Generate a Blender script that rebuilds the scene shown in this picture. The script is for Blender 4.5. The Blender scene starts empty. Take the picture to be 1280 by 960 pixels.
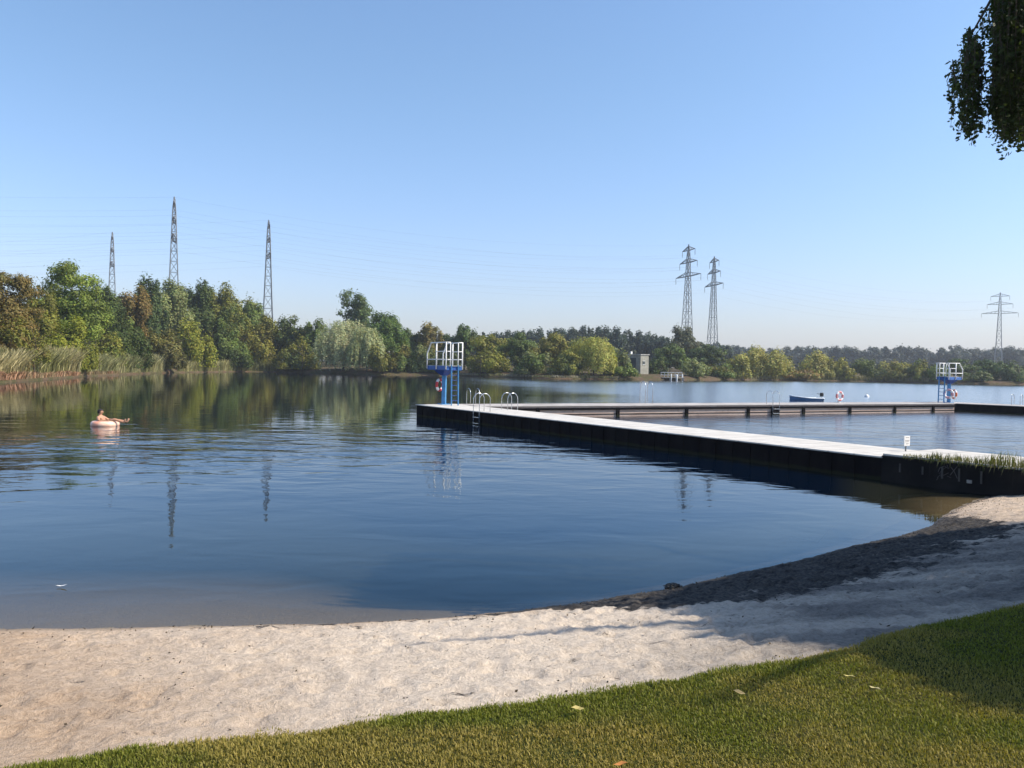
import bpy, bmesh, math, random
import numpy as np
from mathutils import Vector, Matrix
R = math.radians
SC = bpy.context.scene
COL = SC.collection
random.seed(7)
RNG = np.random.default_rng(11)

# ------------------------------------------------------------------ camera
HC, F, HY, ROLL = 2.5, 960.0, 459.0, R(1.0)
PITCH = math.atan((480 - HY) / F)
FWD = Vector((0, math.cos(PITCH), -math.sin(PITCH)))
UPB = Vector((0, math.sin(PITCH), math.cos(PITCH)))
XR = Vector((1, 0, 0))
CX = XR * math.cos(ROLL) + UPB * math.sin(ROLL)
CY = -XR * math.sin(ROLL) + UPB * math.cos(ROLL)
CAM = Vector((0, 0, HC))

def ray(px, py):
    return CX * ((px - 640) / F) + CY * ((480 - py) / F) + FWD

def at(px, py, z=0.0):
    d = ray(px, py)
    t = (z - HC) / d.z
    return CAM + d * t

def atd(px, py, dist):
    d = ray(px, py)
    return CAM + d * (dist / d.y)

cd = bpy.data.cameras.new('camera')
cam = bpy.data.objects.new('camera', cd)
COL.objects.link(cam)
M = Matrix((CX, CY, -FWD)).transposed().to_4x4()
M.translation = CAM
cam.matrix_world = M
cd.sensor_width = 36
cd.lens = 36 * F / 1280
cd.clip_start = 0.05
cd.clip_end = 6000
SC.camera = cam

# ------------------------------------------------------------------ helpers
def tag(o, label=None, cat=None, group=None, kind=None):
    if label: o['label'] = label
    if cat: o['category'] = cat
    if group: o['group'] = group
    if kind: o['kind'] = kind
    return o

def empty(name, loc, label, cat, group=None, rz=0.0):
    o = bpy.data.objects.new(name, None)
    o.empty_display_size = 0.2
    COL.objects.link(o)
    o.location = loc
    o.rotation_euler = (0, 0, rz)
    return tag(o, label, cat, group)

def link(name, me, m=None, parent=None):
    o = bpy.data.objects.new(name, me)
    COL.objects.link(o)
    if m is not None and len(me.materials) == 0:
        me.materials.append(m)
    if parent is not None:
        o.parent = parent
    return o

class MB:
    def __init__(s):
        s.v, s.f = [], []
    def add(s, vs, fs):
        n = len(s.v)
        s.v += [tuple(p) for p in vs]
        s.f += [tuple(i + n for i in f) for f in fs]
    def box(s, c, h, ax=None):
        c = Vector(c)
        X, Y, Z = ax if ax else (Vector((1, 0, 0)), Vector((0, 1, 0)), Vector((0, 0, 1)))
        vs = [c + X * (h[0] * i) + Y * (h[1] * j) + Z * (h[2] * k) for i in (-1, 1) for j in (-1, 1) for k in (-1, 1)]
        s.add(vs, [(0, 1, 3, 2), (4, 6, 7, 5), (0, 4, 5, 1), (2, 3, 7, 6), (0, 2, 6, 4), (1, 5, 7, 3)])
    def prism(s, poly, z0, z1):
        n = len(poly)
        a = [(p[0], p[1], z0) for p in poly]; b = [(p[0], p[1], z1) for p in poly]
        fs = [tuple(range(n - 1, -1, -1)), tuple(range(n, 2 * n))]
        fs += [(i, (i + 1) % n, n + (i + 1) % n, n + i) for i in range(n)]
        s.add(a + b, fs)
    def bar(s, p, q, w, w2=None):
        p, q = Vector(p), Vector(q)
        d = q - p
        L = d.length
        if L < 1e-6: return
        d /= L
        u = d.orthogonal().normalized() if abs(d.z) > .99 else d.cross(Vector((0, 0, 1))).normalized()
        v = d.cross(u)
        s.box((p + q) / 2, (L / 2, w / 2, (w2 or w) / 2), (d, u, v))
    def tube(s, pts, r, n=8, r2=None, closed=False):
        pts = [Vector(p) for p in pts]
        m = len(pts)
        rings, u = [], None
        for i, p in enumerate(pts):
            if closed:
                t = (pts[(i + 1) % m] - pts[i - 1]).normalized()
            else:
                t = (pts[min(i + 1, m - 1)] - pts[max(i - 1, 0)]).normalized()
            if u is None:
                u = t.orthogonal().normalized()
            u = (u - t * u.dot(t)).normalized()
            w = t.cross(u)
            rr = r if r2 is None else r + (r2 - r) * i / (m - 1)
            if callable(r): rr = r(i / (m - 1))
            rings.append([p + (u * math.cos(2 * math.pi * k / n) + w * math.sin(2 * math.pi * k / n)) * rr for k in range(n)])
        vs = [p for g in rings for p in g]
        fs = []
        for i in range(m if closed else m - 1):
            j = (i + 1) % m
            for k in range(n):
                fs.append((i * n + k, i * n + (k + 1) % n, j * n + (k + 1) % n, j * n + k))
        if not closed:
            fs.append(tuple(range(n - 1, -1, -1)))
            fs.append(tuple(range((m - 1) * n, m * n)))
        s.add(vs, fs)
    def torus(s, c, ax, Rr, r, n=36, k=12, a0=0.0, a1=2 * math.pi):
        c, ax = Vector(c), Vector(ax).normalized()
        u = ax.orthogonal().normalized(); w = ax.cross(u)
        full = abs(a1 - a0 - 2 * math.pi) < 1e-6
        cnt = n if full else n + 1
        pts = [c + (u * math.cos(a0 + (a1 - a0) * i / n) + w * math.sin(a0 + (a1 - a0) * i / n)) * Rr for i in range(cnt)]
        s.tube(pts, r, k, closed=full)
    def mesh(s, name, smooth=False):
        me = bpy.data.meshes.new(name)
        me.from_pydata(s.v, [], s.f)
        if smooth:
            me.polygons.foreach_set('use_smooth', [True] * len(me.polygons))
        me.update()
        return me
    def build(s, name, m, parent=None, smooth=False, bevel=0.0):
        me = s.mesh(name, smooth)
        o = link(name, me, m, parent)
        if bevel:
            b = o.modifiers.new('bevel', 'BEVEL')
            b.width = bevel; b.segments = 2; b.limit_method = 'ANGLE'
        return o

def np_mesh(name, V, Fq, smooth=False, attrs=None):
    """V (n,3), Fq (m,k) with k = 3 or 4"""
    me = bpy.data.meshes.new(name)
    V = np.asarray(V, np.float32); Fq = np.asarray(Fq, np.int32)
    m, k = Fq.shape
    me.vertices.add(len(V)); me.vertices.foreach_set('co', V.ravel())
    me.loops.add(m * k); me.loops.foreach_set('vertex_index', Fq.ravel())
    me.polygons.add(m)
    me.polygons.foreach_set('loop_start', np.arange(0, m * k, k, dtype=np.int32))
    me.polygons.foreach_set('loop_total', np.full(m, k, np.int32))
    if smooth:
        me.polygons.foreach_set('use_smooth', np.ones(m, bool))
    for an, (kind, data) in (attrs or {}).items():
        a = me.attributes.new(an, kind, 'POINT')
        a.data.foreach_set('color' if kind == 'FLOAT_COLOR' else 'value', np.asarray(data, np.float32).ravel())
    me.update(calc_edges=True)
    return me

def hash2(ix, iy, seed):
    h = (ix.astype(np.int64) * 374761393 + iy.astype(np.int64) * 668265263 + seed * 1442695041) & 0x7fffffff
    h = ((h ^ (h >> 13)) * 1274126177) & 0x7fffffff
    return ((h ^ (h >> 16)) & 0xffff) / 65535.0

def vnoise(x, y, seed=0):
    ix, iy = np.floor(x), np.floor(y)
    fx, fy = x - ix, y - iy
    fx = fx * fx * (3 - 2 * fx); fy = fy * fy * (3 - 2 * fy)
    a = hash2(ix, iy, seed); b = hash2(ix + 1, iy, seed); c = hash2(ix, iy + 1, seed); d = hash2(ix + 1, iy + 1, seed)
    return (a * (1 - fx) + b * fx) * (1 - fy) + (c * (1 - fx) + d * fx) * fy

def fbm(x, y, seed=0, oct=4):
    s, a, t = 0, 1.0, 0
    for i in range(oct):
        s = s + a * vnoise(x * 2 ** i, y * 2 ** i, seed + i * 17); t += a; a *= .5
    return s / t

def sstep(a, b, x):
    t = np.clip((x - a) / (b - a), 0, 1)
    return t * t * (3 - 2 * t)

# ------------------------------------------------------------------ materials
class NT:
    def __init__(s, name):
        s.m = bpy.data.materials.new(name); s.m.use_nodes = True
        s.t = s.m.node_tree; s.t.nodes.clear()
        s.out = s.n('ShaderNodeOutputMaterial')
    def n(s, t, **k):
        nd = s.t.nodes.new(t)
        for a, b in k.items(): setattr(nd, a, b)
        return nd
    def l(s, a, b): s.t.links.new(a, b)
    def val(s, sock, v):
        if isinstance(v, bpy.types.NodeSocket): s.l(v, sock)
        else: sock.default_value = v
    def pos(s):
        return s.n('ShaderNodeNewGeometry').outputs['Position']
    def obj(s):
        return s.n('ShaderNodeTexCoord').outputs['Object']
    def mapv(s, v, sc=(1, 1, 1), loc=(0, 0, 0)):
        m = s.n('ShaderNodeMapping'); s.l(v, m.inputs['Vector'])
        m.inputs['Scale'].default_value = sc; m.inputs['Location'].default_value = loc
        return m.outputs[0]
    def noise(s, v, scale, detail=4, rough=.55, dist=0.0):
        n = s.n('ShaderNodeTexNoise'); s.l(v, n.inputs['Vector'])
        n.inputs['Scale'].default_value = scale; n.inputs['Detail'].default_value = detail
        n.inputs['Roughness'].default_value = rough; n.inputs['Distortion'].default_value = dist
        return n.outputs['Fac']
    def math(s, op, a, b=0.0, c=None):
        m = s.n('ShaderNodeMath', operation=op)
        s.val(m.inputs[0], a); s.val(m.inputs[1], b)
        if c is not None: s.val(m.inputs[2], c)
        return m.outputs[0]
    def ramp(s, f, stops):
        r = s.n('ShaderNodeValToRGB'); s.l(f, r.inputs[0])
        e = r.color_ramp.elements
        while len(e) < len(stops): e.new(.5)
        for el, (p, c) in zip(e, stops):
            el.position = p; el.color = (*c, 1) if len(c) == 3 else c
        return r.outputs[0]
    def step(s, f, a, b):
        m = s.n('ShaderNodeMapRange', interpolation_type='SMOOTHSTEP')
        s.val(m.inputs['Value'], f); m.inputs['From Min'].default_value = a; m.inputs['From Max'].default_value = b
        return m.outputs[0]
    def mix(s, f, a, b, blend='MIX'):
        m = s.n('ShaderNodeMix', data_type='RGBA', blend_type=blend)
        s.val(m.inputs[0], f)
        for k, v in ((6, a), (7, b)):
            if isinstance(v, tuple): v = (*v, 1) if len(v) == 3 else v
            s.val(m.inputs[k], v)
        return m.outputs[2]
    def attr(s, name, out='Fac'):
        return s.n('ShaderNodeAttribute', attribute_name=name).outputs[out]
    def bump(s, h, dist=1.0, strength=1.0, nrm=None):
        b = s.n('ShaderNodeBump'); s.l(h, b.inputs['Height'])
        b.inputs['Distance'].default_value = dist; s.val(b.inputs['Strength'], strength)
        if nrm is not None: s.l(nrm, b.inputs['Normal'])
        return b.outputs[0]
    def bsdf(s, col, rough=.7, metal=0.0, spec=.4, nrm=None):
        p = s.n('ShaderNodeBsdfPrincipled')
        if isinstance(col, tuple): col = (*col, 1) if len(col) == 3 else col
        s.val(p.inputs['Base Color'], col); s.val(p.inputs['Roughness'], rough)
        p.inputs['Metallic'].default_value = metal; p.inputs['Specular IOR Level'].default_value = spec
        if nrm is not None: s.l(nrm, p.inputs['Normal'])
        return p.outputs[0]
    def mixs(s, f, a, b):
        m = s.n('ShaderNodeMixShader'); s.val(m.inputs[0], f); s.l(a, m.inputs[1]); s.l(b, m.inputs[2])
        return m.outputs[0]
    def done(s, sh):
        s.l(sh, s.out.inputs['Surface']); return s.m

def plain(name, col, rough=.6, metal=0.0, var=.25, sc=3.0, spec=.4, dirt=None, bumpd=0.0):
    """painted or raw surface with mottled tone"""
    t = NT(name); p = t.obj()
    n = t.noise(p, sc, 5)
    c = t.mix(t.step(n, .25, .75), tuple(x * (1 - var) for x in col), tuple(min(1, x * (1 + var * .6)) for x in col))
    if dirt:
        n2 = t.noise(p, sc * 2.7, 6, .65)
        c = t.mix(t.math('MULTIPLY', t.step(n2, .55, .7), .7), c, dirt)
    nr = t.bump(t.noise(p, sc * 12, 3), bumpd) if bumpd else None
    return t.done(t.bsdf(c, rough, metal, spec, nr))

def leaf_mat(name, trans=.28):
    t = NT(name)
    c = t.attr('tint', 'Color')
    d = t.bsdf(c, .62, 0, .25)
    tr = t.n('ShaderNodeBsdfTranslucent')
    t.l(t.mix(1.0, c, (1.25, 1.3, .55), 'MULTIPLY'), tr.inputs['Color'])
    return t.done(t.mixs(trans, d, tr.outputs[0]))

MAT = {}
MAT['leaf'] = leaf_mat('leaf')
MAT['reed'] = leaf_mat('reed', .2)
MAT['grass'] = leaf_mat('grass_blade', .3)
MAT['bark'] = plain('bark', (.09, .07, .05), .9, 0, .4, 4, .2, None, .02)
MAT['steel'] = plain('galvanised_steel', (.20, .22, .24), .55, .2, .25, 1.0)
MAT['insul'] = plain('insulator', (.12, .10, .10), .35, 0, .2, 6)
MAT['wire'] = plain('conductor', (.16, .17, .18), .6, .2, .1, 1)
MAT['blue'] = plain('blue_paint', (.065, .24, .47), .42, 0, .2, 3, .4, (.05, .14, .26))
MAT['navy'] = plain('dark_blue_paint', (.02, .05, .22), .45, 0, .25, 3)
MAT['white'] = plain('white_paint', (.78, .77, .74), .45, 0, .08, 4, .4, (.45, .38, .3))
MAT['red'] = plain('red_plastic', (.55, .05, .05), .45, 0, .15, 5)
MAT['orange'] = plain('orange_plastic', (.6, .16, .06), .45, 0, .15, 5)
MAT['buoywhite'] = plain('white_plastic', (.8, .78, .75), .4, 0, .06, 5)
MAT['inox'] = plain('stainless_steel', (.55, .56, .57), .25, .9, .1, 4)
MAT['boat'] = plain('blue_hull', (.06, .135, .27), .35, 0, .2, 2)
MAT['boatin'] = plain('hull_inside', (.36, .40, .46), .6, 0, .2, 2)
MAT['black'] = plain('black_plastic', (.015, .015, .017), .5, 0, .2, 5)
MAT['plaster'] = plain('concrete_wall', (.30, .285, .235), .85, 0, .25, 1.2, .2, (.3, .27, .2))
MAT['darkwall'] = plain('dark_wall', (.05, .06, .06), .85, 0, .25, 1)
MAT['lettering'] = plain('grey_lettering', (.25, .23, .23), .7)
MAT['streak'] = plain('lime_streak', (.07, .066, .06), .9, 0, .3, 4)
MAT['tan_concrete'] = plain('weathered_concrete', (.30, .29, .27), .85, 0, .25, 1.5, .2, (.14, .13, .11))

# ------------------------------------------------------------------ near ground
def curve1d(pts):
    pts = sorted(pts)
    xs = np.array([p[0] for p in pts]); ys = np.array([p[1] for p in pts])
    def f(x):
        return np.interp(x, xs, ys)
    return f

WL = [(0, 788), (110, 786), (200, 783.5), (320, 781.5), (430, 779.5), (500, 776), (560, 772), (640, 765), (740, 751.5), (840, 735), (920, 717),
      (1000, 700), (1060, 684), (1120, 671), (1165, 657), (1180, 645), (1200, 633), (1222, 624)]
wl = [(at(*p).x, at(*p).y) for p in WL]
y_w0 = curve1d([(-400, -160), (-60, -20), (-30, 2.5), (-12, 6.6)] + wl + [(12, 17.4), (20, 20), (40, 24), (400, 90)])
EL = [(-160, 983), (40, 955), (200, 936), (440, 905), (540, 893), (640, 880), (800, 858), (960, 830), (1060, 806), (1130, 789), (1200, 773), (1280, 758)]
EZ = .66
el = [(at(p[0], p[1], EZ).x, at(p[0], p[1], EZ).y) for p in EL]
y_e0 = curve1d([(-400, -220), (-60, -32), (-20, -6), (-7, 1.4)] + el + [(5.5, 7.4), (9, 9.4), (14, 11), (40, 15), (400, 70)])
def y_w(x): return y_w0(x) + .09 * (fbm(x * 1.1, x * 0, 3, 4) - .5)
def y_e(x): return y_e0(x) + .15 * (fbm(x * 2.0, x * 0, 9, 3) - .5)

NDIM = 3800
_dx = RNG.uniform(-6.5, 11.5, NDIM); _u = RNG.uniform(0.03, .97, NDIM)
_dy = y_e0(_dx) + (y_w0(_dx) - y_e0(_dx)) * _u
_dr = RNG.uniform(.04, .09, NDIM); _dd = RNG.uniform(.005, .020, NDIM)

def terrain(x, y, detail=True):
    sw = (y_w(x) - y) * .82
    se = (y_e(x) - y) * .82
    u = np.clip(sw / np.maximum(sw - se, 1e-3), 0, 1)
    z = EZ * (.25 * u + .75 * u ** .8)
    z = np.where(se > 0, EZ + np.minimum(.05 * se, .3), z)
    dw = np.maximum(-sw, 0)
    shelf = sstep(1.0, -5.0, x) * 1.6
    z = np.where(sw < 0, -((.05 + .16 * sstep(-3, 1.5, x) * sstep(8.8, 5.0, x)) * dw + (.034 + .09 * sstep(-4, 1.5, x) * sstep(9.4, 5.5, x)) * dw ** 2), z)
    z = np.maximum(z, -3.5)
    land = sstep(.02, .35, sw) * sstep(.25, -.1, se)
    z = z + land * (.025 * (fbm(x * 2.1, y * 2.1, 21, 3) - .5) + .026 * (fbm(x * 7.5, y * 7.5, 5, 4) - .5) + .018 * (vnoise(x * 17, y * 17, 8) - .5) + .012 * (vnoise(x * 24, y * 24, 18) - .5))
    z = z + .012 * sstep(-.5, .0, sw) * (fbm(x * 5, y * 5, 31, 3) - .5)
    return z, sw, se

def axis(a, b, step, lo, hi, g=1.07):
    c = list(np.arange(a, b, step))
    s, v = step, a
    left = []
    while v > lo:
        s *= g; v -= s; left.append(v)
    s, v = step, c[-1]
    right = []
    while v < hi:
        s *= g; v += s; right.append(v)
    return np.array(left[::-1] + c + right)

def grid(xa, ya):
    X, Y = np.meshgrid(xa, ya)
    nx, ny = len(xa), len(ya)
    i = np.arange(ny - 1)[:, None] * nx + np.arange(nx - 1)[None, :]
    Fq = np.stack([i, i + 1, i + nx + 1, i + nx], -1).reshape(-1, 4)
    return X.ravel(), Y.ravel(), Fq

xa = axis(-6.5, 11.5, .04, -900, 900)
ya = axis(3.0, 16.0, .04, -900, 1600)
X, Y, Fq = grid(xa, ya)
Z, SW, SE = terrain(X, Y)
for i in range(NDIM):                                   # footprints trodden into the sand
    ix0, ix1 = np.searchsorted(xa, [_dx[i] - .3, _dx[i] + .3]); iy0, iy1 = np.searchsorted(ya, [_dy[i] - .3, _dy[i] + .3])
    gx, gy = np.meshgrid(np.arange(ix0, ix1), np.arange(iy0, iy1))
    k = (gy * len(xa) + gx).ravel()
    a = i * 2.4
    ddx, ddy = X[k] - _dx[i], Y[k] - _dy[i]
    q = ((ddx * math.cos(a) + ddy * math.sin(a)) / (_dr[i] * 1.5)) ** 2 + ((-ddx * math.sin(a) + ddy * math.cos(a)) / _dr[i]) ** 2
    Z[k] += _dd[i] * (-np.exp(-q) + .55 * np.exp(-(np.sqrt(q) - 1.35) ** 2 * 6)) * sstep(.1, .4, SW[k])
# dark wrack and mud at the water's edge, widened to paint in tree shade
WRX = sstep(-1.5, .9, X)
wr_w = .45 + 2.1 * sstep(-.2, 3.0, X) - .4 * sstep(5.0, 6.5, X)
wr = WRX * sstep(wr_w, wr_w * .45, SW + .9 * (fbm(X * 1.3, Y * 2.6, 41, 4) - .5)) * sstep(-1.3, -.6, SW) * (1 - sstep(7.2, 8.0, X))
wr = np.maximum(wr, .55 * sstep(-3.6, -1.8, X) * sstep(.5, .1, SW + .5 * (fbm(X * 1.6, Y * 4, 43, 3) - .5)) * sstep(-.05, .05, SW) * sstep(.45, .6, fbm(X * 2, Y * 5, 47, 3)))
Z += .045 * np.clip(wr, 0, 1) * (fbm(X * 11, Y * 11, 51, 3) - .35) * sstep(-.02, .1, SW)
# damp, tanner sand on the left of the beach
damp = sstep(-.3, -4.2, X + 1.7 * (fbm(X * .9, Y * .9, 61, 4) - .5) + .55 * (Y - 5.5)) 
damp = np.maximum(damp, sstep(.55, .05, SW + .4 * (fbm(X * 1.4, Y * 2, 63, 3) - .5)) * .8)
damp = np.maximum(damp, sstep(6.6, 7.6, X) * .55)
dirty = sstep(.4, 3.4, X + 1.0 * (fbm(X * .8, Y * 1.4, 67, 3) - .5) + .35 * (SW - 1.5)) * sstep(8.6, 6.0, X) * (.45 + .55 * sstep(.3, .62, fbm(X * 1.1, Y * 2.6, 69, 4)))  # sand under the tree's shade, to be painted darker
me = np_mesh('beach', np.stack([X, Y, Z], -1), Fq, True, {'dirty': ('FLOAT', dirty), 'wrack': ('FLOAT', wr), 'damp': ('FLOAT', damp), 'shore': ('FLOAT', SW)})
t = NT('sand'); p = t.pos()
n1 = t.noise(p, 3.0, 6, .6); n2 = t.noise(p, 26, 5, .7); n3 = t.noise(p, 150, 3, .7)
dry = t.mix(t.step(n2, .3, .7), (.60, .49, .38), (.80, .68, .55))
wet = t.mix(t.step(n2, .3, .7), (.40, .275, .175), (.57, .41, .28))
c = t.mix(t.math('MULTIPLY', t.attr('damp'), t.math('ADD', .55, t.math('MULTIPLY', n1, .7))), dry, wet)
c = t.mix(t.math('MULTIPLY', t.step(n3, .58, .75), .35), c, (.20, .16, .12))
c = t.mix(t.math('MULTIPLY', t.attr('dirty'), .82), c, t.mix(t.step(n2, .3, .7), (.070, .064, .060), (.18, .16, .145)))  # tree shade deepened by a dark grey mix in the colour
fl = t.noise(t.mapv(p, (1, 1.6, 1)), 13, 6, .75)                  # bits of leaf and twig pressed in
c = t.mix(t.math('MULTIPLY', t.step(fl, .60, .68), .8), c, (.11, .085, .06))
sub = t.step(t.attr('shore'), .05, -.05)
c = t.mix(t.math('MULTIPLY', t.step(t.attr('shore'), .22, .02), .55), c, (.20, .145, .095))
c = t.mix(t.math('MULTIPLY', sub, .55), c, (.15, .145, .095))
mud = t.mix(t.step(t.noise(p, 19, 5, .7), .35, .7), (.022, .021, .022), (.11, .095, .08))
wn = t.math('ADD', t.math('MULTIPLY', t.math('SUBTRACT', t.noise(p, 9, 6, .75), .5), .9), t.math('MULTIPLY', t.math('SUBTRACT', t.noise(t.mapv(p, (1, 2.6, 1)), 1.7, 5, .65), .5), 2.3))
wk = t.step(t.math('ADD', t.attr('wrack'), wn), .34, .62)
c = t.mix(wk, c, mud)
h = t.math('ADD', t.math('MULTIPLY', n2, .035), t.math('MULTIPLY', n3, .014))
rg = t.math('SUBTRACT', .95, t.math('MULTIPLY', t.step(t.attr('shore'), .2, .0), .45))
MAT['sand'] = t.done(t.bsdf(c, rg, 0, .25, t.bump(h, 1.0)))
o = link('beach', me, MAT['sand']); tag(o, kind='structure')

# far shoreline, as seen along the rays of the photo
SH = [(-330, None, 30), (0, 479, None), (60, 474.5, None), (110, 470.5, None), (160, 468, None), (210, 466, None), (300, 464.5, None), (340, 465, None), (400, 466.3, None), (460, 468.2, None),
      (520, 469, None), (600, 470.5, None), (660, 472.5, None), (700, 473.6, None), (760, 474, None), (860, 475, None), (960, 475, None), (1100, 477, None), (1200, 479.5, None), (1280, 481, None)]
shore = [(-120, -140), (-82, -50), (-62, 0), (-55, 30), (-52, 58)] + [(at(p, q).x, at(p, q).y) for p, q, _ in SH if q] + [(205, 224), (290, 180), (330, 60), (330, -60)]
sh = []
for i in range(len(shore) - 1):
    a, b = Vector(shore[i]), Vector(shore[i + 1])
    m = max(2, int((b - a).length / 1.5))
    for k in range(m):
        sh.append(a + (b - a) * (k / m))
sh = np.array([(p.x, p.y) for p in sh] + [shore[-1]])
ker = np.ones(7) / 7
sm = np.stack([np.convolve(np.pad(sh[:, j], 3, 'edge'), ker, 'valid') for j in (0, 1)], -1)
s_ = np.arange(len(sm)) * .5
rad = sm / np.linalg.norm(sm, axis=1, keepdims=True)
sm = sm + rad * (2.2 * (fbm(s_ * .35, s_ * 0, 111, 3) - .5))[:, None]

# lake water with the depth under every vertex
xw = axis(-9, 13, .16, -900, 900, 1.045)
yw_ = axis(5.5, 17, .16, -300, 1500, 1.045)
X, Y, Fq = grid(xw, yw_)
z, sw, se = terrain(X, Y)
depth = np.clip(-z, 0, 3)
sp_ = at(137, 531)
swc = at(330, 556)
rough = .045 + .07 * fbm(X * .12, Y * .06, 71, 3)
calm = np.exp(-(((X - swc.x) / 11) ** 2 + ((Y - swc.y) / 5.5) ** 2))
rough += .75 * calm * (.5 + fbm(X * .35, Y * .2, 89, 3))
# the pool side and the open lake lie in the wind
JA, JB = Vector(at(521, 505.5, .57)), Vector(at(1000, 559, .57))
side = (X - JA.x) * (JA.y - JB.y) + (Y - JA.y) * (JB.x - JA.x)
side = side / (JB - JA).length
along = ((X - JA.x) * (JB.x - JA.x) + (Y - JA.y) * (JB.y - JA.y)) / (JB - JA).length
pool = sstep(0, 1.5, side) * sstep(-2.5, 0, along)
rough = np.maximum(rough, pool * (.5 + .5 * fbm(X * .2, Y * .1, 77, 3)))
wn_ = 26 * (fbm(X * .03, Y * .022, 87, 4) - .5) + 8 * (fbm(X * .12, Y * .35, 88, 3) - .5)
open_ = sstep(-9, 20, X + .13 * Y - 4 + wn_) ** 1.5 * sstep(30, 60, Y + .6 * X)
a_ = np.arctan2(sm[:, 0], sm[:, 1]); k_ = np.argsort(a_)
lee = np.interp(np.arctan2(X, Y), a_[k_], sm[k_, 1]) - Y
open_ = open_ * (.12 + .88 * sstep(4, 60, lee))
wind = open_ * (.30 + .45 * fbm(X * .012, Y * .035, 79, 3))
rough = np.maximum(rough, wind)
streak = open_ * sstep(.52, .62, fbm(X * .006, Y * .04, 83, 3))
me = np_mesh('water', np.stack([X, Y, 0 * X], -1), Fq, True, {'depth': ('FLOAT', depth), 'ripple': ('FLOAT', rough), 'wind': ('FLOAT', np.maximum(open_, .7 * pool))})
t = NT('lake_water'); p = t.pos()
d = t.attr('depth'); rp = t.attr('ripple')
w1 = t.noise(t.mapv(p, (.55, 1.0, 1)), 1.05, 2, .45, .6)
w2 = t.noise(t.mapv(p, (.8, 1.3, 1), (5, 3, 0)), 3.1, 3, .5, .4)
w3 = t.noise(t.mapv(p, (.30, .55, 1), (1, 9, 0)), .55, 2, .5, .3)
h = t.math('ADD', t.math('MULTIPLY', w1, .092), t.math('ADD', t.math('MULTIPLY', w2, .017), t.math('MULTIPLY', w3, .07)))
h = t.math('MULTIPLY', h, rp)
nr = t.bump(h, 1.0)
gl = t.n('ShaderNodeBsdfGlossy'); gl.inputs['Color'].default_value = (.70, .87, 1, 1)
t.l(t.math('ADD', .015, t.math('MULTIPLY', t.attr('wind'), .16)), gl.inputs['Roughness']); t.l(nr, gl.inputs['Normal'])
body = t.bsdf(t.mix(t.step(d, .0, 1.6), (.026, .028, .018), (.0006, .004, .012)), .9, 0, 0)
tp = t.n('ShaderNodeBsdfTransparent')
t.l(t.mix(t.step(d, 0, 1.0), (.88, .84, .72), (.45, .56, .44)), tp.inputs['Color'])
op = t.math('SUBTRACT', 1.0, t.math('POWER', 2.718, t.math('MULTIPLY', d, -3.4)))
body = t.mixs(op, tp.outputs[0], body)
fr = t.n('ShaderNodeFresnel'); fr.inputs['IOR'].default_value = 1.333; t.l(nr, fr.inputs['Normal'])
t.l(t.mix(t.step(fr.outputs[0], .15, .55), (.64, .86, 1.0), (.97, .98, 1)), gl.inputs['Color'])
MAT['water'] = t.done(t.mixs(fr.outputs[0], body, gl.outputs[0]))
o = link('water', me, MAT['water']); tag(o, kind='structure')

# lawn: columns along x, rows running back from its edge
xl = axis(-5, 9, .05, -300, 300, 1.10)
off = np.concatenate([np.arange(0, 4, .08), 4 * 1.12 ** np.arange(0, 45)])
XX, OO = np.meshgrid(xl, off)
YY = y_e(XX) - OO
nx = len(xl)
i = np.arange(len(off) - 1)[:, None] * nx + np.arange(nx - 1)[None, :]
Fq = np.stack([i, i + nx, i + nx + 1, i + 1], -1).reshape(-1, 4)
def lawn_z(x, y):
    se = (y_e(x) - y) * .82
    return EZ + .035 + .045 * np.minimum(se, 6) + .03 * (fbm(x * 1.2, y * 1.2, 91, 3) - .5) - .05 * np.exp(-np.maximum(se, 0) / .06)
ZZ = lawn_z(XX, YY)
t = NT('turf'); p = t.pos()
n1 = t.noise(p, 1.1, 5, .6); n2 = t.noise(p, 70, 4, .7)
c = t.mix(t.step(n1, .40, .62), (.055, .075, .012), (.12, .105, .03))
c = t.mix(t.step(n2, .35, .7), (.025, .026, .010), c)
MAT['turf'] = t.done(t.bsdf(c, .95, 0, .1, t.bump(n2, .02)))
o = link('lawn', np_mesh('lawn', np.stack([XX, YY, ZZ], -1).reshape(-1, 3), Fq, True), MAT['turf']); tag(o, kind='structure')

# mown grass in front of the camera
NB = 760000
yy = 2.3 + 6.6 * RNG.random(NB) ** 1.6
xx = RNG.uniform(-.82, .82, NB) * (yy + .3)
k = (y_e(xx) - yy > .16 * (fbm(xx * 5, yy * 5, 105, 3) - .62) + .10 * (RNG.random(NB) - .5))
xx, yy = xx[k], yy[k]; n = len(xx)
edge = np.exp(-np.abs(y_e(xx) - yy) / .12)
zz = lawn_z(xx, yy) - .005
patch = fbm(xx * .95, yy * .95, 101, 4); patch2 = fbm(xx * 4, yy * 4, 103, 3)
ln = RNG.uniform(.009, .026, n) * (1 + 1.5 * edge * fbm(xx * 3, yy * 3, 107, 2)) * (.75 + .6 * patch2)
an = RNG.uniform(0, 2 * np.pi, n); lean = RNG.uniform(.1, .95, n)
wd = RNG.uniform(.0014, .0028, n) * (1 + .10 * yy)
dirx, diry = np.cos(an), np.sin(an)
B = np.stack([xx, yy, zz], -1)
side_ = np.stack([-diry, dirx, 0 * an], -1) * wd[:, None]
mid = B + np.stack([dirx * ln * lean * .25, diry * ln * lean * .25, ln * .6], -1)
tip = B + np.stack([dirx * ln * lean * .8, diry * ln * lean * .8, ln * (1.05 - .35 * lean)], -1)
V = np.stack([B - side_, B + side_, mid + side_ * .8, mid - side_ * .8, tip], 1).reshape(-1, 3)
b0 = np.arange(n)[:, None] * 5
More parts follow.
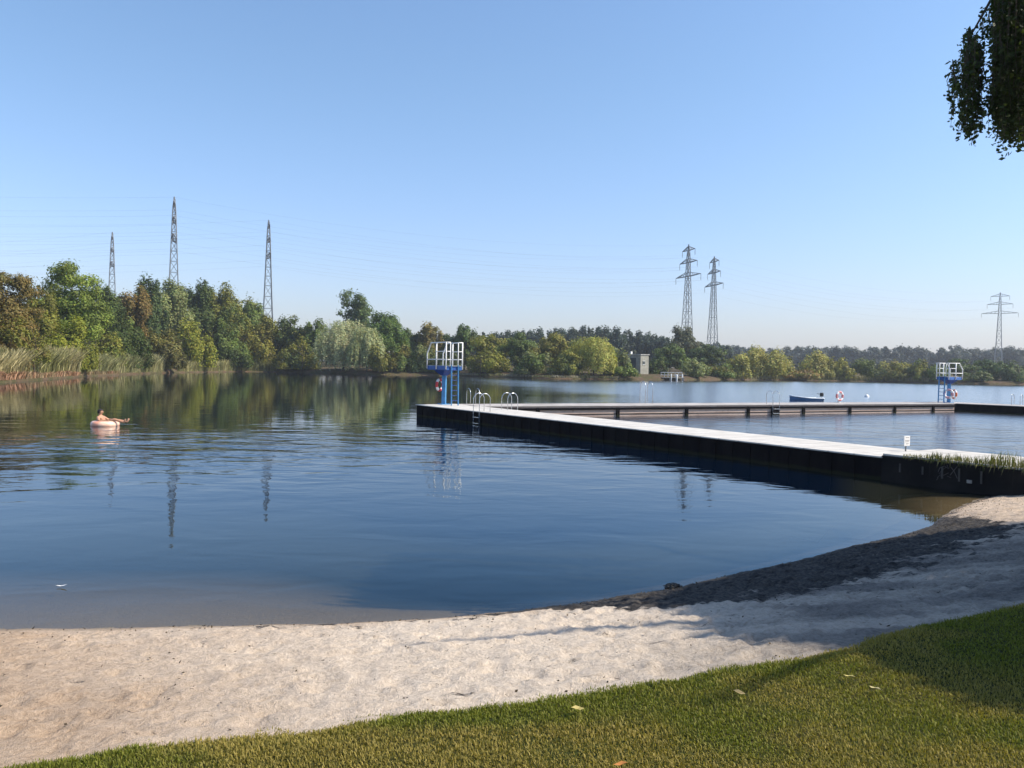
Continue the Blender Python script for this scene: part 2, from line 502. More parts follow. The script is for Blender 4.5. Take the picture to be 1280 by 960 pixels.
Fq = np.concatenate([b0 + np.array([[0, 1, 2]]), b0 + np.array([[0, 2, 3]]), b0 + np.array([[3, 2, 4]])])
dryf = np.clip(sstep(.46, .66, patch) * .8 + .25 * (RNG.random(n) < .16) + .25 * (patch2 - .5), 0, 1)[:, None]
g = np.array([[.160, .176, .022]]) * RNG.uniform(.6, 1.35, (n, 1)); dcol = np.array([[.32, .25, .066]]) * RNG.uniform(.7, 1.3, (n, 1))
colr = g * (1 - dryf) + dcol * dryf
colr = np.concatenate([colr, np.ones((n, 1))], 1)
o = link('grass', np_mesh('grass', V, Fq, False, {'tint': ('FLOAT_COLOR', np.repeat(colr, 5, 0))}), MAT['grass'])
tag(o, 'short mown green grass with yellowed patches above the beach', 'grass', kind='stuff')

# ------------------------------------------------------------------ far banks
OFF = [(-1.2, -.5), (0, .02), (.5, .22), (1.6, .55), (4, .9), (9, 1.2), (20, 1.5), (45, 2), (110, 3), (300, 4), (900, 5), (2600, 6)]
V = []
for r_, z_ in OFF:
    jz = (.35 * z_ * (fbm(s_ * .3, s_ * 0 + r_, 121, 3) - .5)) if 0 < r_ < 50 else 0 * s_
    V.append(np.stack([sm[:, 0] + rad[:, 0] * r_, sm[:, 1] + rad[:, 1] * r_, z_ + jz], -1))
V = np.concatenate(V); m = len(sm)
i = np.arange(len(OFF) - 1)[:, None] * m + np.arange(m - 1)[None, :]
Fq = np.stack([i, i + m, i + m + 1, i + 1], -1).reshape(-1, 4)
t = NT('bank_soil'); p = t.pos()
n1 = t.noise(p, .35, 6, .65); n2 = t.noise(p, 2.2, 5, .7)
c = t.mix(t.step(n1, .42, .58), (.10, .066, .042), (.062, .060, .024))
c = t.mix(t.step(n2, .45, .7), c, (.145, .108, .066))
MAT['bank'] = t.done(t.bsdf(c, .95, 0, .1, t.bump(n2, .3)))
o = link('far_bank', np_mesh('far_bank', V, Fq, True), MAT['bank']); tag(o, kind='structure')

def shore_dist(px):
    """distance of the waterline along the ray of a photo column"""
    a = np.arctan2(sm[:, 0], sm[:, 1])
    k = np.argsort(a)
    ang = math.atan((px - 640) / F)
    return float(np.interp(ang, a[k], sm[k, 1]))

# ------------------------------------------------------------------ foliage
def leaf_quads(P, N, a, b, rng):
    n = len(P)
    N = N / (np.linalg.norm(N, axis=1, keepdims=True) + 1e-9)
    T = rng.normal(size=(n, 3)); T -= N * (T * N).sum(1, keepdims=True)
    T /= np.linalg.norm(T, axis=1, keepdims=True) + 1e-9
    Bt = np.cross(N, T)
    sz = rng.uniform(.65, 1.3, (n, 1))
    T = T * sz * a; Bt = Bt * sz * b
    V = np.stack([P - T, P + Bt * .9 + T * .1, P + T, P - Bt * .9 + T * .1], 1).reshape(-1, 3)
    return V, np.arange(n * 4).reshape(-1, 4)

def crown_points(kind, W, Hh, n, rng, loose=.20):
    """points, normals and a clump tone inside a crown W wide and Hh tall with its foot at z = 0"""
    if kind in ('willow', 'silver'):
        ns = max(60, n // 34)
        th = rng.uniform(0, 2 * np.pi, ns); rr = np.sqrt(rng.uniform(.02, 1, ns))
        lump = 1 + .22 * np.sin(th * 3 + rng.uniform(0, 6)) + .12 * np.sin(th * 7 + rng.uniform(0, 6))
        tx, ty = np.cos(th) * rr * W * .5 * lump, np.sin(th) * rr * W * .5 * lump
        top = Hh * (.42 + .56 * np.sqrt(np.clip(1 - rr ** 2.2, 0, 1))) * (1 + .10 * rng.normal(size=ns)) * (.9 + .1 * lump)
        top = np.minimum(top, Hh)
        ln = top * rng.uniform(.35, .97, ns)
        ct = rng.uniform(.65, 1.3, ns)
        idx = rng.integers(0, ns, n)
        q = rng.random(n)
        arc = np.sin(np.clip(q * 3, 0, 1) * np.pi / 2) * W * .07
        P = np.stack([tx[idx] + np.cos(th[idx]) * arc, ty[idx] + np.sin(th[idx]) * arc, top[idx] - q * ln[idx]], -1)
        P += rng.normal(size=(n, 3)) * W * .022
        N = np.stack([np.cos(th[idx]), np.sin(th[idx]), .5 + 0 * q], -1) + rng.normal(size=(n, 3)) * .5
        return P, N, ct[idx]
    nb = {'round': 46, 'bush': 34, 'tiered': 90, 'tall': 40, 'spiky': 44, 'palmy': 90}[kind]
    C = rng.normal(size=(nb, 3)); C /= np.linalg.norm(C, axis=1, keepdims=True)
    C *= rng.uniform(.25, .86, (nb, 1))
    br = rng.uniform(.16, .32, nb)
    sq = np.ones((nb, 3))
    if kind == 'bush':
        C[:, 2] = np.abs(C[:, 2]) * 1.0 - .05
        ctr, sc = np.array([0, 0, .12 * Hh]), np.array([W / 2, W / 2, Hh * .80])
    elif kind == 'tiered':
        C[:, 2] = np.round(C[:, 2] * 5) / 5 + rng.normal(size=nb) * .05
        C[:, :2] *= (1 - .25 * np.clip(C[:, 2:3], 0, 1)); sq[:, 2] = .62; br *= .82
        ctr, sc = np.array([0, 0, Hh * .54]), np.array([W / 2, W / 2, Hh * .47])
    elif kind == 'palmy':
        br *= .55; sq[:, 2] = .8
        C[:, :2] *= (.55 + .45 * np.clip(.5 - C[:, 2:3], 0, 1))
        ctr, sc = np.array([0, 0, Hh * .62]), np.array([W / 2, W / 2, Hh * .38])
    elif kind == 'spiky':
        C[:, :2] *= (1 - .35 * np.clip(C[:, 2:3], 0, 1)); sq[:, 2] = 1.5; br *= .8
        ctr, sc = np.array([0, 0, Hh * .50]), np.array([W / 2, W / 2, Hh * .45])
    elif kind == 'tall':
        ctr, sc = np.array([0, 0, Hh * .52]), np.array([W / 2, W / 2, Hh * .47])
    else:
        ctr, sc = np.array([0, 0, Hh * .52]), np.array([W / 2, W / 2, Hh * .46])
    wgt = br ** 2 * (1 if kind != 'tiered' else 1)
    idx = rng.choice(nb, n, p=wgt / wgt.sum())
    D = rng.normal(size=(n, 3)); D /= np.linalg.norm(D, axis=1, keepdims=True)
    rr = rng.random(n) ** .45
    stray = 1 + .55 * (rng.random(n) < loose) * rng.random(n)
    P = C[idx] + D * (br[idx] * rr * stray)[:, None] * sq[idx]
    P = np.where(np.abs(P) > 1.12, P * .9, P)
    P = ctr + P * sc
    P[:, 2] = np.maximum(P[:, 2], .03 * Hh)
    N = D + C[idx] * .5 + np.array([0, 0, .35]) + rng.normal(size=(n, 3)) * .45
    zt = np.quantile(P[:, 2], .995)
    P[:, 2] *= Hh / zt
    return P, N, rng.uniform(.72, 1.28, nb)[idx]

def crown_mesh(name, kind, W, Hh, col, dist, seed, cover=9.0, leaf=None, col2=None):
    rng = np.random.default_rng(seed)
    a = leaf or max(.15, .00165 * dist)
    b = a * (.34 if kind in ('willow', 'silver') else .58)
    n = int(min(26000, max(900, cover * W * Hh / (2 * a * b))))
    P, N, ct = crown_points(kind, W, Hh, n, rng)
    V, Fq = leaf_quads(P, N, a, b, rng)
    c = np.array(col)[None, :] * ct[:, None] * rng.uniform(.72, 1.28, (n, 1))
    if col2 is not None:
        f = sstep(.52, .66, fbm(P[:, 0] * 3.2 / W + seed, P[:, 2] * 3.2 / Hh + P[:, 1] * 2 / W, seed, 3))[:, None]
        c = c * (1 - f) + np.array(col2)[None, :] * rng.uniform(.7, 1.3, (n, 1)) * f
    c *= np.array([[1.55, 1.60, 1.30]]) if kind == 'silver' else np.array([[1.80, 1.76, 1.10]])
    c[:, 0] *= rng.uniform(.86, 1.16, n)
    c = np.concatenate([c, np.ones((n, 1))], 1)
    return np_mesh(name, V, Fq, False, {'tint': ('FLOAT_COLOR', np.repeat(c, 4, 0))})

def trunk_mb(W, Hh, seed, stems=1):
    r = random.Random(seed); mb = MB()
    for s in range(stems):
        a = r.uniform(0, 6.28); k = (W * .16 * s)
        base = Vector((math.cos(a) * k, math.sin(a) * k, -1.6)); r0 = max(.10, .022 * Hh) / (1 + .3 * (stems - 1))
        pts = [base, base + Vector((r.uniform(-.1, .1), r.uniform(-.1, .1), 1.6 + Hh * .25)), base + Vector((r.uniform(-.3, .3), r.uniform(-.3, .3), 1.6 + Hh * .55)), base + Vector((r.uniform(-.5, .5), r.uniform(-.5, .5), 1.6 + Hh * .82))]
        mb.tube(pts, r0, 7, r0 * .2)
        for j in range(6):
            z = Hh * r.uniform(.22, .65); a2 = r.uniform(0, 6.28); L = W * r.uniform(.25, .42)
            p0 = base + Vector((0, 0, 1.6 + z)); p1 = p0 + Vector((math.cos(a2) * L * .5, math.sin(a2) * L * .5, L * .35)); p2 = p0 + Vector((math.cos(a2) * L, math.sin(a2) * L, L * .55))
            mb.tube([p0, p1, p2], r0 * .45, 5, r0 * .1)
    return mb

OLV, DRK, YEL, BRN, PAL, SIL, BLU, MID = (.098, .100, .026), (.038, .054, .018), (.150, .150, .034), (.088, .082, .028), (.100, .128, .034), (.235, .235, .155), (.046, .066, .032), (.066, .090, .028)
GRY, WIL = (.105, .120, .068), (.180, .180, .062)
# px centre, top py, width px, metres behind the waterline, crown kind, colour, second colour, name, label
TREES = [
 (8, 343, 92, 16, 'tiered', (.07, .070, .026), (.092, .072, .032), 'tree', 'dark brown-tinged broad tree cut by the left edge of the photo'),
 (90, 331, 94, 20, 'tiered', PAL, None, 'tree', 'pale green tree with layered spreading top, the tallest above the reeds'),
 (52, 366, 50, 22, 'round', OLV, None, 'tree', 'olive tree filling the gap between the brown-tinged and layered pale green trees'),
 (130, 357, 44, 30, 'round', DRK, None, 'tree', 'dark tree at the right shoulder of the layered pale green tree, under the distant pylon'),
 (160, 362, 58, 22, 'round', MID, (.105, .076, .034), 'tree', 'green tree with a russet patch in its crown above the second reed bed'),
 (188, 349, 46, 26, 'spiky', BLU, None, 'tree', 'dark blue-green tree with spiky tops just left of the tallest pylon'),
 (218, 354, 56, 24, 'round', GRY, None, 'tree', 'grey-green tree directly below the tallest pylon'),
 (247, 354, 48, 28, 'round', DRK, None, 'tree', 'dark round tree just right of the tallest pylon'),
 (278, 360, 66, 18, 'round', OLV, MID, 'tree', 'olive tree with brownish leaves where the tree line starts to fall'),
 (310, 376, 54, 16, 'round', MID, OLV, 'tree', 'mid green tree on the falling tree line left of the third pylon'),
 (335, 396, 46, 12, 'round', OLV, BRN, 'tree', 'golden olive tree at the foot of the third pylon'),
 (16, 398, 84, 8, 'bush', (.115, .076, .034), OLV, 'shrub', 'russet shrub behind the tall reeds under the brown-tinged tree'),
 (88, 398, 66, 8, 'bush', (.115, .125, .022), None, 'shrub', 'bright yellow-green shrub in front of the layered pale green tree'),
 (132, 412, 46, 9, 'bush', OLV, MID, 'shrub', 'small olive shrub between the yellow-green shrub and the dark thicket'),
 (160, 408, 62, 7, 'bush', DRK, None, 'shrub', 'dark green thicket shrub right behind the second reed bed'),
 (204, 414, 56, 3, 'bush', (.075, .07, .032), BRN, 'shrub', 'brownish shrub hanging over the water where the reeds stop'),
 (240, 402, 62, 7, 'bush', (.115, .12, .022), None, 'shrub', 'olive yellow rounded shrub below and right of the tallest pylon'),
 (286, 406, 62, 6, 'bush', MID, DRK, 'shrub', 'green shrub behind the low strip of reeds'),
 (326, 408, 52, 5, 'bush', (.108, .102, .026), None, 'shrub', 'golden shrub at the waterside right of the low strip of reeds'),
 (365, 397, 50, 10, 'round', DRK, OLV, 'tree', 'dark tree just right of the third pylon'),
 (392, 401, 40, 10, 'round', MID, None, 'tree', 'green tree between the dark tree and the silvery willow'),
 (374, 424, 62, 3, 'bush', OLV, DRK, 'shrub', 'olive waterside shrub left of the silvery willow'),
 (430, 402, 56, 4, 'silver', SIL, None, 'willow', 'large silvery willow on the far left shore'),
 (459, 410, 36, 3, 'silver', (.22, .225, .13), None, 'willow', 'smaller pale willow leaning out right of the silvery willow'),
 (446, 365, 54, 38, 'tiered', (.052, .075, .036), None, 'tree', 'tall dark tree with an open flat crown rising behind the silvery willow'),
 (484, 392, 62, 16, 'round', (.052, .085, .024), None, 'tree', 'fresh dark green tree sloping down right of the tall open-crowned tree'),
 (478, 434, 44, 2, 'bush', OLV, BRN, 'shrub', 'low brown-olive shrub at the water right of the pale willows'),
 (512, 412, 34, 24, 'round', BLU, None, 'tree', 'bluish tree left of the tree with brown top'),
 (505, 428, 44, 5, 'bush', MID, BRN, 'shrub', 'green and russet shrub left of the near diving tower'),
 (537, 405, 36, 22, 'round', (.105, .088, .042), BRN, 'tree', 'brown-topped tree behind the near diving tower'),
 (530, 432, 40, 4, 'bush', GRY, None, 'shrub', 'grey-green shrub behind the left rails of the near diving tower'),
 (560, 419, 40, 26, 'round', BLU, None, 'tree', 'bluish tree seen between the brown-topped and the narrow tree'),
 (581, 408, 30, 24, 'tall', (.052, .08, .034), None, 'tree', 'narrow green tree standing up just right of the near diving tower'),
 (560, 440, 56, 4, 'bush', DRK, None, 'shrub', 'dark shrub at the water behind the near diving tower post'),
 (612, 420, 66, 16, 'round', OLV, None, 'tree', 'olive tree on the far shore, first right of the narrow tree'),
 (650, 418, 52, 18, 'round', (.05, .072, .024), None, 'tree', 'darker round tree between two olive trees on the far shore'),
 (690, 418, 62, 16, 'round', (.105, .10, .03), BRN, 'tree', 'olive tree with brownish patches left of the golden weeping willow'),
 (606, 439, 66, 3, 'bush', (.105, .108, .026), None, 'shrub', 'yellowish waterside shrub under the first olive tree'),
 (664, 440, 62, 3, 'bush', GRY, MID, 'shrub', 'grey-green waterside shrub under the darker round tree'),
 (708, 440, 50, 5, 'bush', OLV, DRK, 'shrub', 'olive waterside shrub just left of the golden weeping willow'),
 (722, 426, 34, 13, 'round', GRY, None, 'tree', 'small grey-green tree behind the left side of the golden weeping willow'),
 (743, 422, 48, 4, 'willow', WIL, None, 'willow', 'golden weeping willow hanging over the far shore'),
 (772, 437, 40, 7, 'bush', GRY, None, 'shrub', 'grey-green shrub right of the golden weeping willow'),
 (776, 455, 46, 3, 'bush', MID, OLV, 'shrub', 'low green shrub at the water in front of the pale hut'),
 (857, 409, 46, 70, 'round', (.05, .055, .042), None, 'tree', 'dark round tree at the foot of the left lattice pylon of the pair'),
 (838, 431, 54, 34, 'round', (.05, .072, .026), None, 'tree', 'green tree behind the landing stage, below the dark round tree'),
 (822, 450, 30, 14, 'bush', DRK, None, 'shrub', 'dark shrub between the pale hut and the landing stage'),
 (884, 432, 56, 38, 'round', DRK, BLU, 'tree', 'dark tree below the right lattice pylon of the pair'),
 (868, 450, 42, 5, 'bush', GRY, PAL, 'shrub', 'pale green shrub at the water right of the landing stage'),
 (898, 455, 44, 5, 'bush', MID, BRN, 'shrub', 'low green shrub left of the twin golden willows'),
 (948, 435, 66, 6, 'bush', (.170, .160, .062), None, 'willow', 'big golden willow of the twin clump right of the pylon pair'),
 (922, 444, 39, 3, 'bush', (.160, .155, .060), None, 'willow', 'lower golden willow in front of the big one'),
 (978, 440, 37, 5, 'bush', (.155, .150, .060), None, 'willow', 'golden willow on the right flank of the big one'),
 (1022, 440, 52, 6, 'bush', (.165, .155, .062), None, 'willow', 'rounded golden willow above the blue boat'),
 (1050, 448, 36, 3, 'bush', (.14, .135, .045), None, 'shrub', 'yellow-green shrub on the right flank of the willow above the boat'),
 (1000, 461, 56, 1, 'bush', (.115, .078, .036), OLV, 'shrub', 'low russet shrub between the golden willows'),
 (1082, 449, 36, 8, 'bush', MID, GRY, 'shrub', 'green rounded shrub above the upright lifebuoy'),
 (1116, 452, 56, 3, 'bush', (.135, .13, .048), GRY, 'shrub', 'pale yellowish shrub left of the dark column shrub'),
 (1147, 450, 30, 3, 'bush', (.11, .11, .03), MID, 'shrub', 'dark olive rounded shrub left of the far diving tower'),
 (1172, 458, 36, 4, 'bush', MID, None, 'shrub', 'low green shrub behind the far diving tower'),
 (1200, 449, 46, 18, 'round', (.045, .065, .034), None, 'tree', 'dark green tree right behind the far diving tower'),
 (1240, 450, 40, 10, 'round', (.05, .075, .042), None, 'tree', 'dark green tree right of the far diving tower'),
 (1268, 452, 50, 6, 'bush', (.06, .08, .045), None, 'shrub', 'green shrub cut by the right edge on the far shore'),
 (1218, 464, 44, 3, 'bush', (.055, .07, .035), None, 'shrub', 'low dark shrub at the water right of the far diving tower'),
]
for i, (px, top, wpx, back, kind, col, col2, nm, lab) in enumerate(TREES):
    dist = shore_dist(px) + back
    ptop = atd(px, top, dist)
    Wm = wpx * dist / F
    base = .7 + min(back, 40) * .03
    Hh = ptop.z - base
    big = nm != 'shrub'
    e = empty(nm, (ptop.x, dist, base), lab, {'tree': 'tree', 'shrub': 'shrub', 'willow': 'willow'}[nm], 'trees and shrubs on the far shore')
    link('crown', crown_mesh('crown', kind, Wm * 1.06, Hh, col, dist, 500 + i, cover=4.2 if px == 446 else 9.0, col2=col2), MAT['leaf'], e)
    trunk_mb(Wm, Hh, i, 1 if big else 3).build('trunk', MAT['bark'], e, True)

def forest(name, label, prof, dists, step, wid, col, seed, leaf):
    rng = np.random.default_rng(seed); Vs, Fs, Cs, off = [], [], [], 0
    pxs = [p[0] for p in prof]; tops = [p[1] for p in prof]
    for di, dist in enumerate(dists):
        px = pxs[0] + rng.uniform(0, step)
        while px < pxs[-1]:
            dd = dist + rng.uniform(-12, 12)
            top = np.interp(px, pxs, tops) + rng.uniform(-.6, 2.6) + di * 1.2 * (-1 if dists[0] > dists[-1] else 1) * 0
            p = atd(px, top, dd); W = wid * rng.uniform(.8, 1.35); Hh = p.z - 1
            n = int(5.5 * W * Hh / (leaf * leaf * 1.1))
            P, N, ct = crown_points('round', W, Hh, n, rng, .04)
            P += np.array([p.x, dd, 1.0])
            V, Fq = leaf_quads(P, N, leaf, leaf * .6, rng)
            tone = rng.uniform(.75, 1.25)
            c = np.array(col)[None, :] * ct[:, None] * rng.uniform(.8, 1.2, (n, 1)) * tone
            Vs.append(V); Fs.append(Fq + off); off += len(V); Cs.append(np.repeat(np.concatenate([c, np.ones((n, 1))], 1), 4, 0))
            px += step * rng.uniform(.7, 1.3)
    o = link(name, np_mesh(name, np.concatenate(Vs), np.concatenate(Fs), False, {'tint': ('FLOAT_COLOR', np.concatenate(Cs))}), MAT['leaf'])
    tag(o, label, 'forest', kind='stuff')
forest('forest', 'dark wooded ridge behind the golden weeping willow', [(540, 420), (600, 417), (640, 415), (680, 413), (705, 410.5), (740, 408.5), (775, 410.5), (800, 415), (830, 421), (860, 426), (905, 431)], (395, 345), 13, 9.5, (.040, .062, .040), 3, .62)
forest('forest', 'bluish far woodland along the horizon right of the pylon pair', [(865, 431), (890, 431), (930, 433), (960, 436), (990, 434), (1050, 433), (1080, 436), (1100, 434.5), (1140, 433), (1156, 437), (1163, 446), (1170, 436), (1200, 433), (1216, 434), (1232, 437), (1250, 434), (1300, 436), (1400, 436)], (640, 560), 15, 18, (.048, .064, .056), 5, .85)  # distance haze partly put into the bluish leaf colour
forest('forest', 'low dark wood closing the gap behind the waterside shrubs', [(480, 440), (560, 436), (700, 440), (800, 444), (870, 447), (960, 452), (1060, 454), (1160, 456), (1300, 456)], (325,), 13, 8, (.038, .055, .034), 8, .6)
forest('forest', 'dark understorey filling the back of the left tree line', [(-60, 385), (60, 380), (200, 385), (300, 398), (340, 412), (420, 420), (490, 426)], (262,), 20, 9, (.036, .048, .020), 9, .5)

# reeds
def reeds(name, label, spans, n, cols, seed):
    rng = np.random.default_rng(seed); PB, HT, TT = [], [], []
    tot = sum(s[1] - s[0] for s in spans)
    for (x0, x1, t0, t1, depth_, off0) in spans:
        k = int(n * (x1 - x0) / tot)
        px = rng.uniform(x0, x1, k)
        sd = np.array([shore_dist(q) for q in np.linspace(x0, x1, 40)])
        dd = np.interp(px, np.linspace(x0, x1, 40), sd) + off0 + depth_ * rng.random(k) ** 1.2
        xw_ = (px - 640) / F * dd
        hor = HY + (px - 640) * math.tan(ROLL)
        top = np.interp(px, [x0, x1], [t0, t1]) + 3 * (fbm(px * .12, dd * .2, seed, 3) - .5) * 2.2
        ztop = HC + (hor - top) * dd / F
        ht = (ztop - .4) * (.42 + .58 * rng.random(k) ** .6) * (.72 + .56 * fbm(px * .16, dd * .6, seed + 9, 3)) * (.8 + .2 * (dd - dd.min()) / (np.ptp(dd) + .1))
        PB.append(np.stack([xw_, dd, np.full(k, .25)], -1)); HT.append(np.maximum(ht, .5)); TT.append(fbm(px * .07, dd * .25, seed + 5, 3))
    B = np.concatenate(PB); ht = np.concatenate(HT); tt = np.concatenate(TT); n = len(B)
    an = rng.uniform(0, 6.28, n); ln = rng.uniform(.05, .75, n) ** 1.3
    dirv = np.stack([np.cos(an), np.sin(an), 0 * an], -1)
    sd = np.stack([-np.sin(an * 1.7), np.cos(an * 1.7), 0 * an], -1) * rng.uniform(.02, .06, n)[:, None]
    mid = B + dirv * (ht * ln * .3)[:, None] + np.array([0, 0, 1]) * (ht * .62)[:, None]
    tip = B + dirv * (ht * ln)[:, None] + np.array([0, 0, 1]) * (ht)[:, None]
    V = np.stack([B - sd, B + sd, mid + sd * 1.3, mid - sd * 1.3, tip + sd * .5, tip - sd * .5], 1).reshape(-1, 3)
    b0 = np.arange(n)[:, None] * 6
    Fq = np.concatenate([b0 + np.array([[0, 1, 2, 3]]), b0 + np.array([[3, 2, 4, 5]])])
    w = np.clip(sstep(.38, .62, tt) + rng.normal(size=n) * .25, 0, 1)[:, None] ; cols = np.array(cols) * 1.35
    c = (np.array(cols[0])[None] * (1 - w) + np.array(cols[1])[None] * w) * rng.uniform(.4, 1.5, (n, 1))
    c = np.concatenate([c, np.ones((n, 1))], 1)
    o = link(name, np_mesh(name, V, Fq, False, {'tint': ('FLOAT_COLOR', np.repeat(c, 6, 0))}), MAT['reed'])
    tag(o, label, 'reeds', kind='stuff')
reeds('reeds', 'tall straw-coloured reeds on the left bank below the layered pale tree', [(-40, 104, 427, 430, 9, 2.0)], 15000, ((.26, .22, .11), (.17, .165, .065)), 21)
reeds('reeds', 'second bed of pale green reeds left of the overhanging shrub', [(98, 206, 437, 442, 8, .6)], 9000, ((.24, .215, .11), (.17, .17, .07)), 22)
reeds('reeds', 'low strip of straw reeds at the water under the falling tree line', [(222, 345, 446, 452, 5, .5)], 6500, ((.22, .195, .085), (.15, .15, .055)), 23)
reeds('dry_grass', 'reddish brown dead grass on the bare bank at the left edge', [(-40, 150, 458, 464, 3.2, .3)], 6500, ((.24, .13, .075), (.20, .15, .085)), 24)
reeds('reeds', 'pale reed fringe at the water under the golden willows', [(905, 1160, 467, 470, 3, .2)], 4000, ((.20, .17, .09), (.14, .13, .05)), 25)
reeds('reeds', 'pale grass fringe along the far shore either side of the weeping willow', [(560, 775, 466, 469, 3, .2)], 3000, ((.24, .21, .15), (.12, .12, .045)), 26)

# ------------------------------------------------------------------ pylons and lines
ARMZ = ((48.2, 4.6), (43.6, 6.3), (38.4, 9.0))
def pylon_half(z):
    return float(np.interp(z, [0, 12, 26, 38.4, 47, 50.5], [2.6, 1.75, 1.15, .72, .42, .05]))
def pylon(px, top, rz, label):
    hor = HY + (px - 640) * math.tan(ROLL)
    dist = (50.5 - HC) * F / (hor - top)
    p = atd(px, top, dist)
    e = empty('power_pylon', (p.x, dist, p.z - 50.5), label, 'pylon', 'lattice power pylons', rz)
    return e, p.x, dist, p.z - 50.5
mast = MB()
zs = [0, 6, 11.5, 16.5, 21, 25, 28.6, 31.8, 34.8, 37.6, 40.4, 43, 45.4, 47.6, 50.5]
def cor(z): h = pylon_half(z); return [Vector((h * a, h * b, z)) for a, b in ((1, 1), (-1, 1), (-1, -1), (1, -1))]
for a, b in zip(zs[:-1], zs[1:]):
    A, B = cor(a), cor(b)
    for k in range(4):
        l = (k + 1) % 4
        mast.bar(A[k], B[k], .20)
        mast.bar(A[k], B[l], .085); mast.bar(A[l], B[k], .085)
        mast.bar(B[k], B[l], .12)
mast_me = mast.mesh('mast')
arm_me = []
for z, L in ARMZ:
    mb = MB(); h = pylon_half(z)
    for s in (-1, 1):
        tipp = Vector((s * L, 0, z + .1))
        for q in (-1, 1):
            mb.bar((s * h, q * h, z), tipp, .2); mb.bar((s * h * .9, q * h * .9, z + 1.5), tipp, .16)
            for f_ in (.25, .5, .75):
                pa = Vector((s * h, q * h, z)).lerp(tipp, f_); pb = Vector((s * h * .9, q * h * .9, z + 1.5)).lerp(tipp, f_ - .15)
                mb.bar(pa, pb, .1)
        mb.bar((s * h, -h, z), (s * h, h, z), .16)
    arm_me.append(mb.mesh('crossarm'))
ins_mb = MB()
ins_mb.tube([(0, 0, 0), (0, 0, -.3)], .05, 6)
for k in range(8): ins_mb.tube([(0, 0, -.3 - k * .22), (0, 0, -.42 - k * .22)], .15, 8, .09)
ins_mb.tube([(0, 0, -2.05), (0, 0, -2.3)], .06, 6)
ins_me = ins_mb.mesh('insulator')
PY = [(218, 246, R(113 - 1), 'tallest lattice pylon, above the left tree line'),
      (336, 275, R(112), 'lattice pylon standing alone above the dip of the tree line'),
      (140.5, 290, R(115), 'thin distant lattice pylon beside the layered pale green tree'),
      (861, 305.5, R(-72), 'taller left lattice pylon of the pair behind the dark round tree'),
      (893, 320.5, R(-80), 'shorter right lattice pylon of the pair'),
      (1250.5, 365.5, R(-36), 'small lattice pylon above the far woodland at the right edge')]
PYL = []
for px, top, rz, lab in PY:
    e, x, y, zb = pylon(px, top, rz, lab)
    link('mast', mast_me, MAT['steel'], e)
    for am, (z, L) in zip(arm_me, ARMZ):
        link('crossarm', am, MAT['steel'], e)
        for s in (-1, 1):
            o = link('insulator', ins_me, MAT['insul'], e); o.location = (s * L, 0, z)
    pts = []
    for z, L in ARMZ:
        for s in (-1, 1):
            pts.append(Vector((x + math.cos(rz) * s * L, y + math.sin(rz) * s * L, zb + z - 2.3)))
    pts.append(Vector((x, y, zb + 50.4)))
    PYL.append(pts)
def span(A, B, label, sag=5.0, rad=.013):
    ax = Vector((B[6] - A[6])).normalized()
    nrm = Vector((-ax.y, ax.x, 0))
    def order(P):
        out = []
        for k in range(3):
            out += sorted(P[2 * k:2 * k + 2], key=lambda q: q.dot(nrm))
        return out + [P[6]]
    for k, (a, b) in enumerate(zip(order(A), order(B))):
        mb = MB()
        mb.tube([a.lerp(b, i / 24) + Vector((0, 0, -4 * sag * (i / 24) * (1 - i / 24))) for i in range(25)], rad, 4)
        o = mb.build('power_line', MAT['wire'])
        tag(o, label, 'power line', label)
def shift(P, dx, dy, dz=0): return [p + Vector((dx, dy, dz)) for p in P]
span(PYL[0], PYL[3], 'thin power line strung from the tallest pylon to the pair')
span(PYL[1], PYL[4], 'thin power line strung from the lone pylon over the dip to the pair')
span(PYL[4], PYL[5], 'thin power line strung from the pair to the small right pylon', 6)
span(PYL[0], shift(PYL[0], -240, -70), 'thin power line running from the tallest pylon out of the left side', 6)
span(PYL[1], shift(PYL[1], -240, -40), 'thin power line running from the lone pylon out of the left side', 6)
span(PYL[2], shift(PYL[2], -220, 20), 'thin power line running left from the thin distant pylon', 6)

# ------------------------------------------------------------------ jetties
HJ = .57
EJ = Vector((JA.x, JA.y, 0))
DJ = Vector((JB.x - JA.x, JB.y - JA.y, 0)).normalized()          # along the near jetty, towards the land
NJ = Vector((-DJ.y, DJ.x, 0)).normalized()                        # from its lake side to its pool side
WJ = 2.2
jl = (JB - JA).length
pa = at(1107, 570, HJ)
LJ = (Vector((pa.x, pa.y, 0)) - EJ).dot(DJ)
t = NT('jetty_deck'); p = t.pos()
n1 = t.noise(p, 1.6, 6, .65); n2 = t.noise(p, 14, 5, .7)
c = t.mix(t.step(n1, .3, .7), (.48, .45, .405), (.62, .59, .535))
c = t.mix(t.math('MULTIPLY', t.step(n2, .55, .75), .55), c, (.33, .31, .28))
c = t.mix(t.math('MULTIPLY', t.step(t.noise(p, .8, 6, .7), .55, .68), .45), c, (.42, .37, .31))
wv = t.n('ShaderNodeTexWave', wave_type='BANDS', bands_direction='X'); wv.inputs['Scale'].default_value = .45
rot = t.n('ShaderNodeMapping'); t.l(p, rot.inputs['Vector']); rot.inputs['Rotation'].default_value = (0, 0, -math.atan2(DJ.y, DJ.x)); t.l(rot.outputs[0], wv.inputs['Vector'])
ls_ = t.noise(t.mapv(rot.outputs[0], (.35, 6, 1)), 1.0, 5, .65)
c = t.mix(t.math('MULTIPLY', t.step(ls_, .50, .66), .5), c, (.36, .33, .29))
c = t.mix(t.math('MULTIPLY', t.step(wv.outputs['Fac'], .985, .998), .6), c, (.16, .15, .14))
MAT['deck'] = t.done(t.bsdf(c, .8, 0, .3, t.bump(n2, .01)))
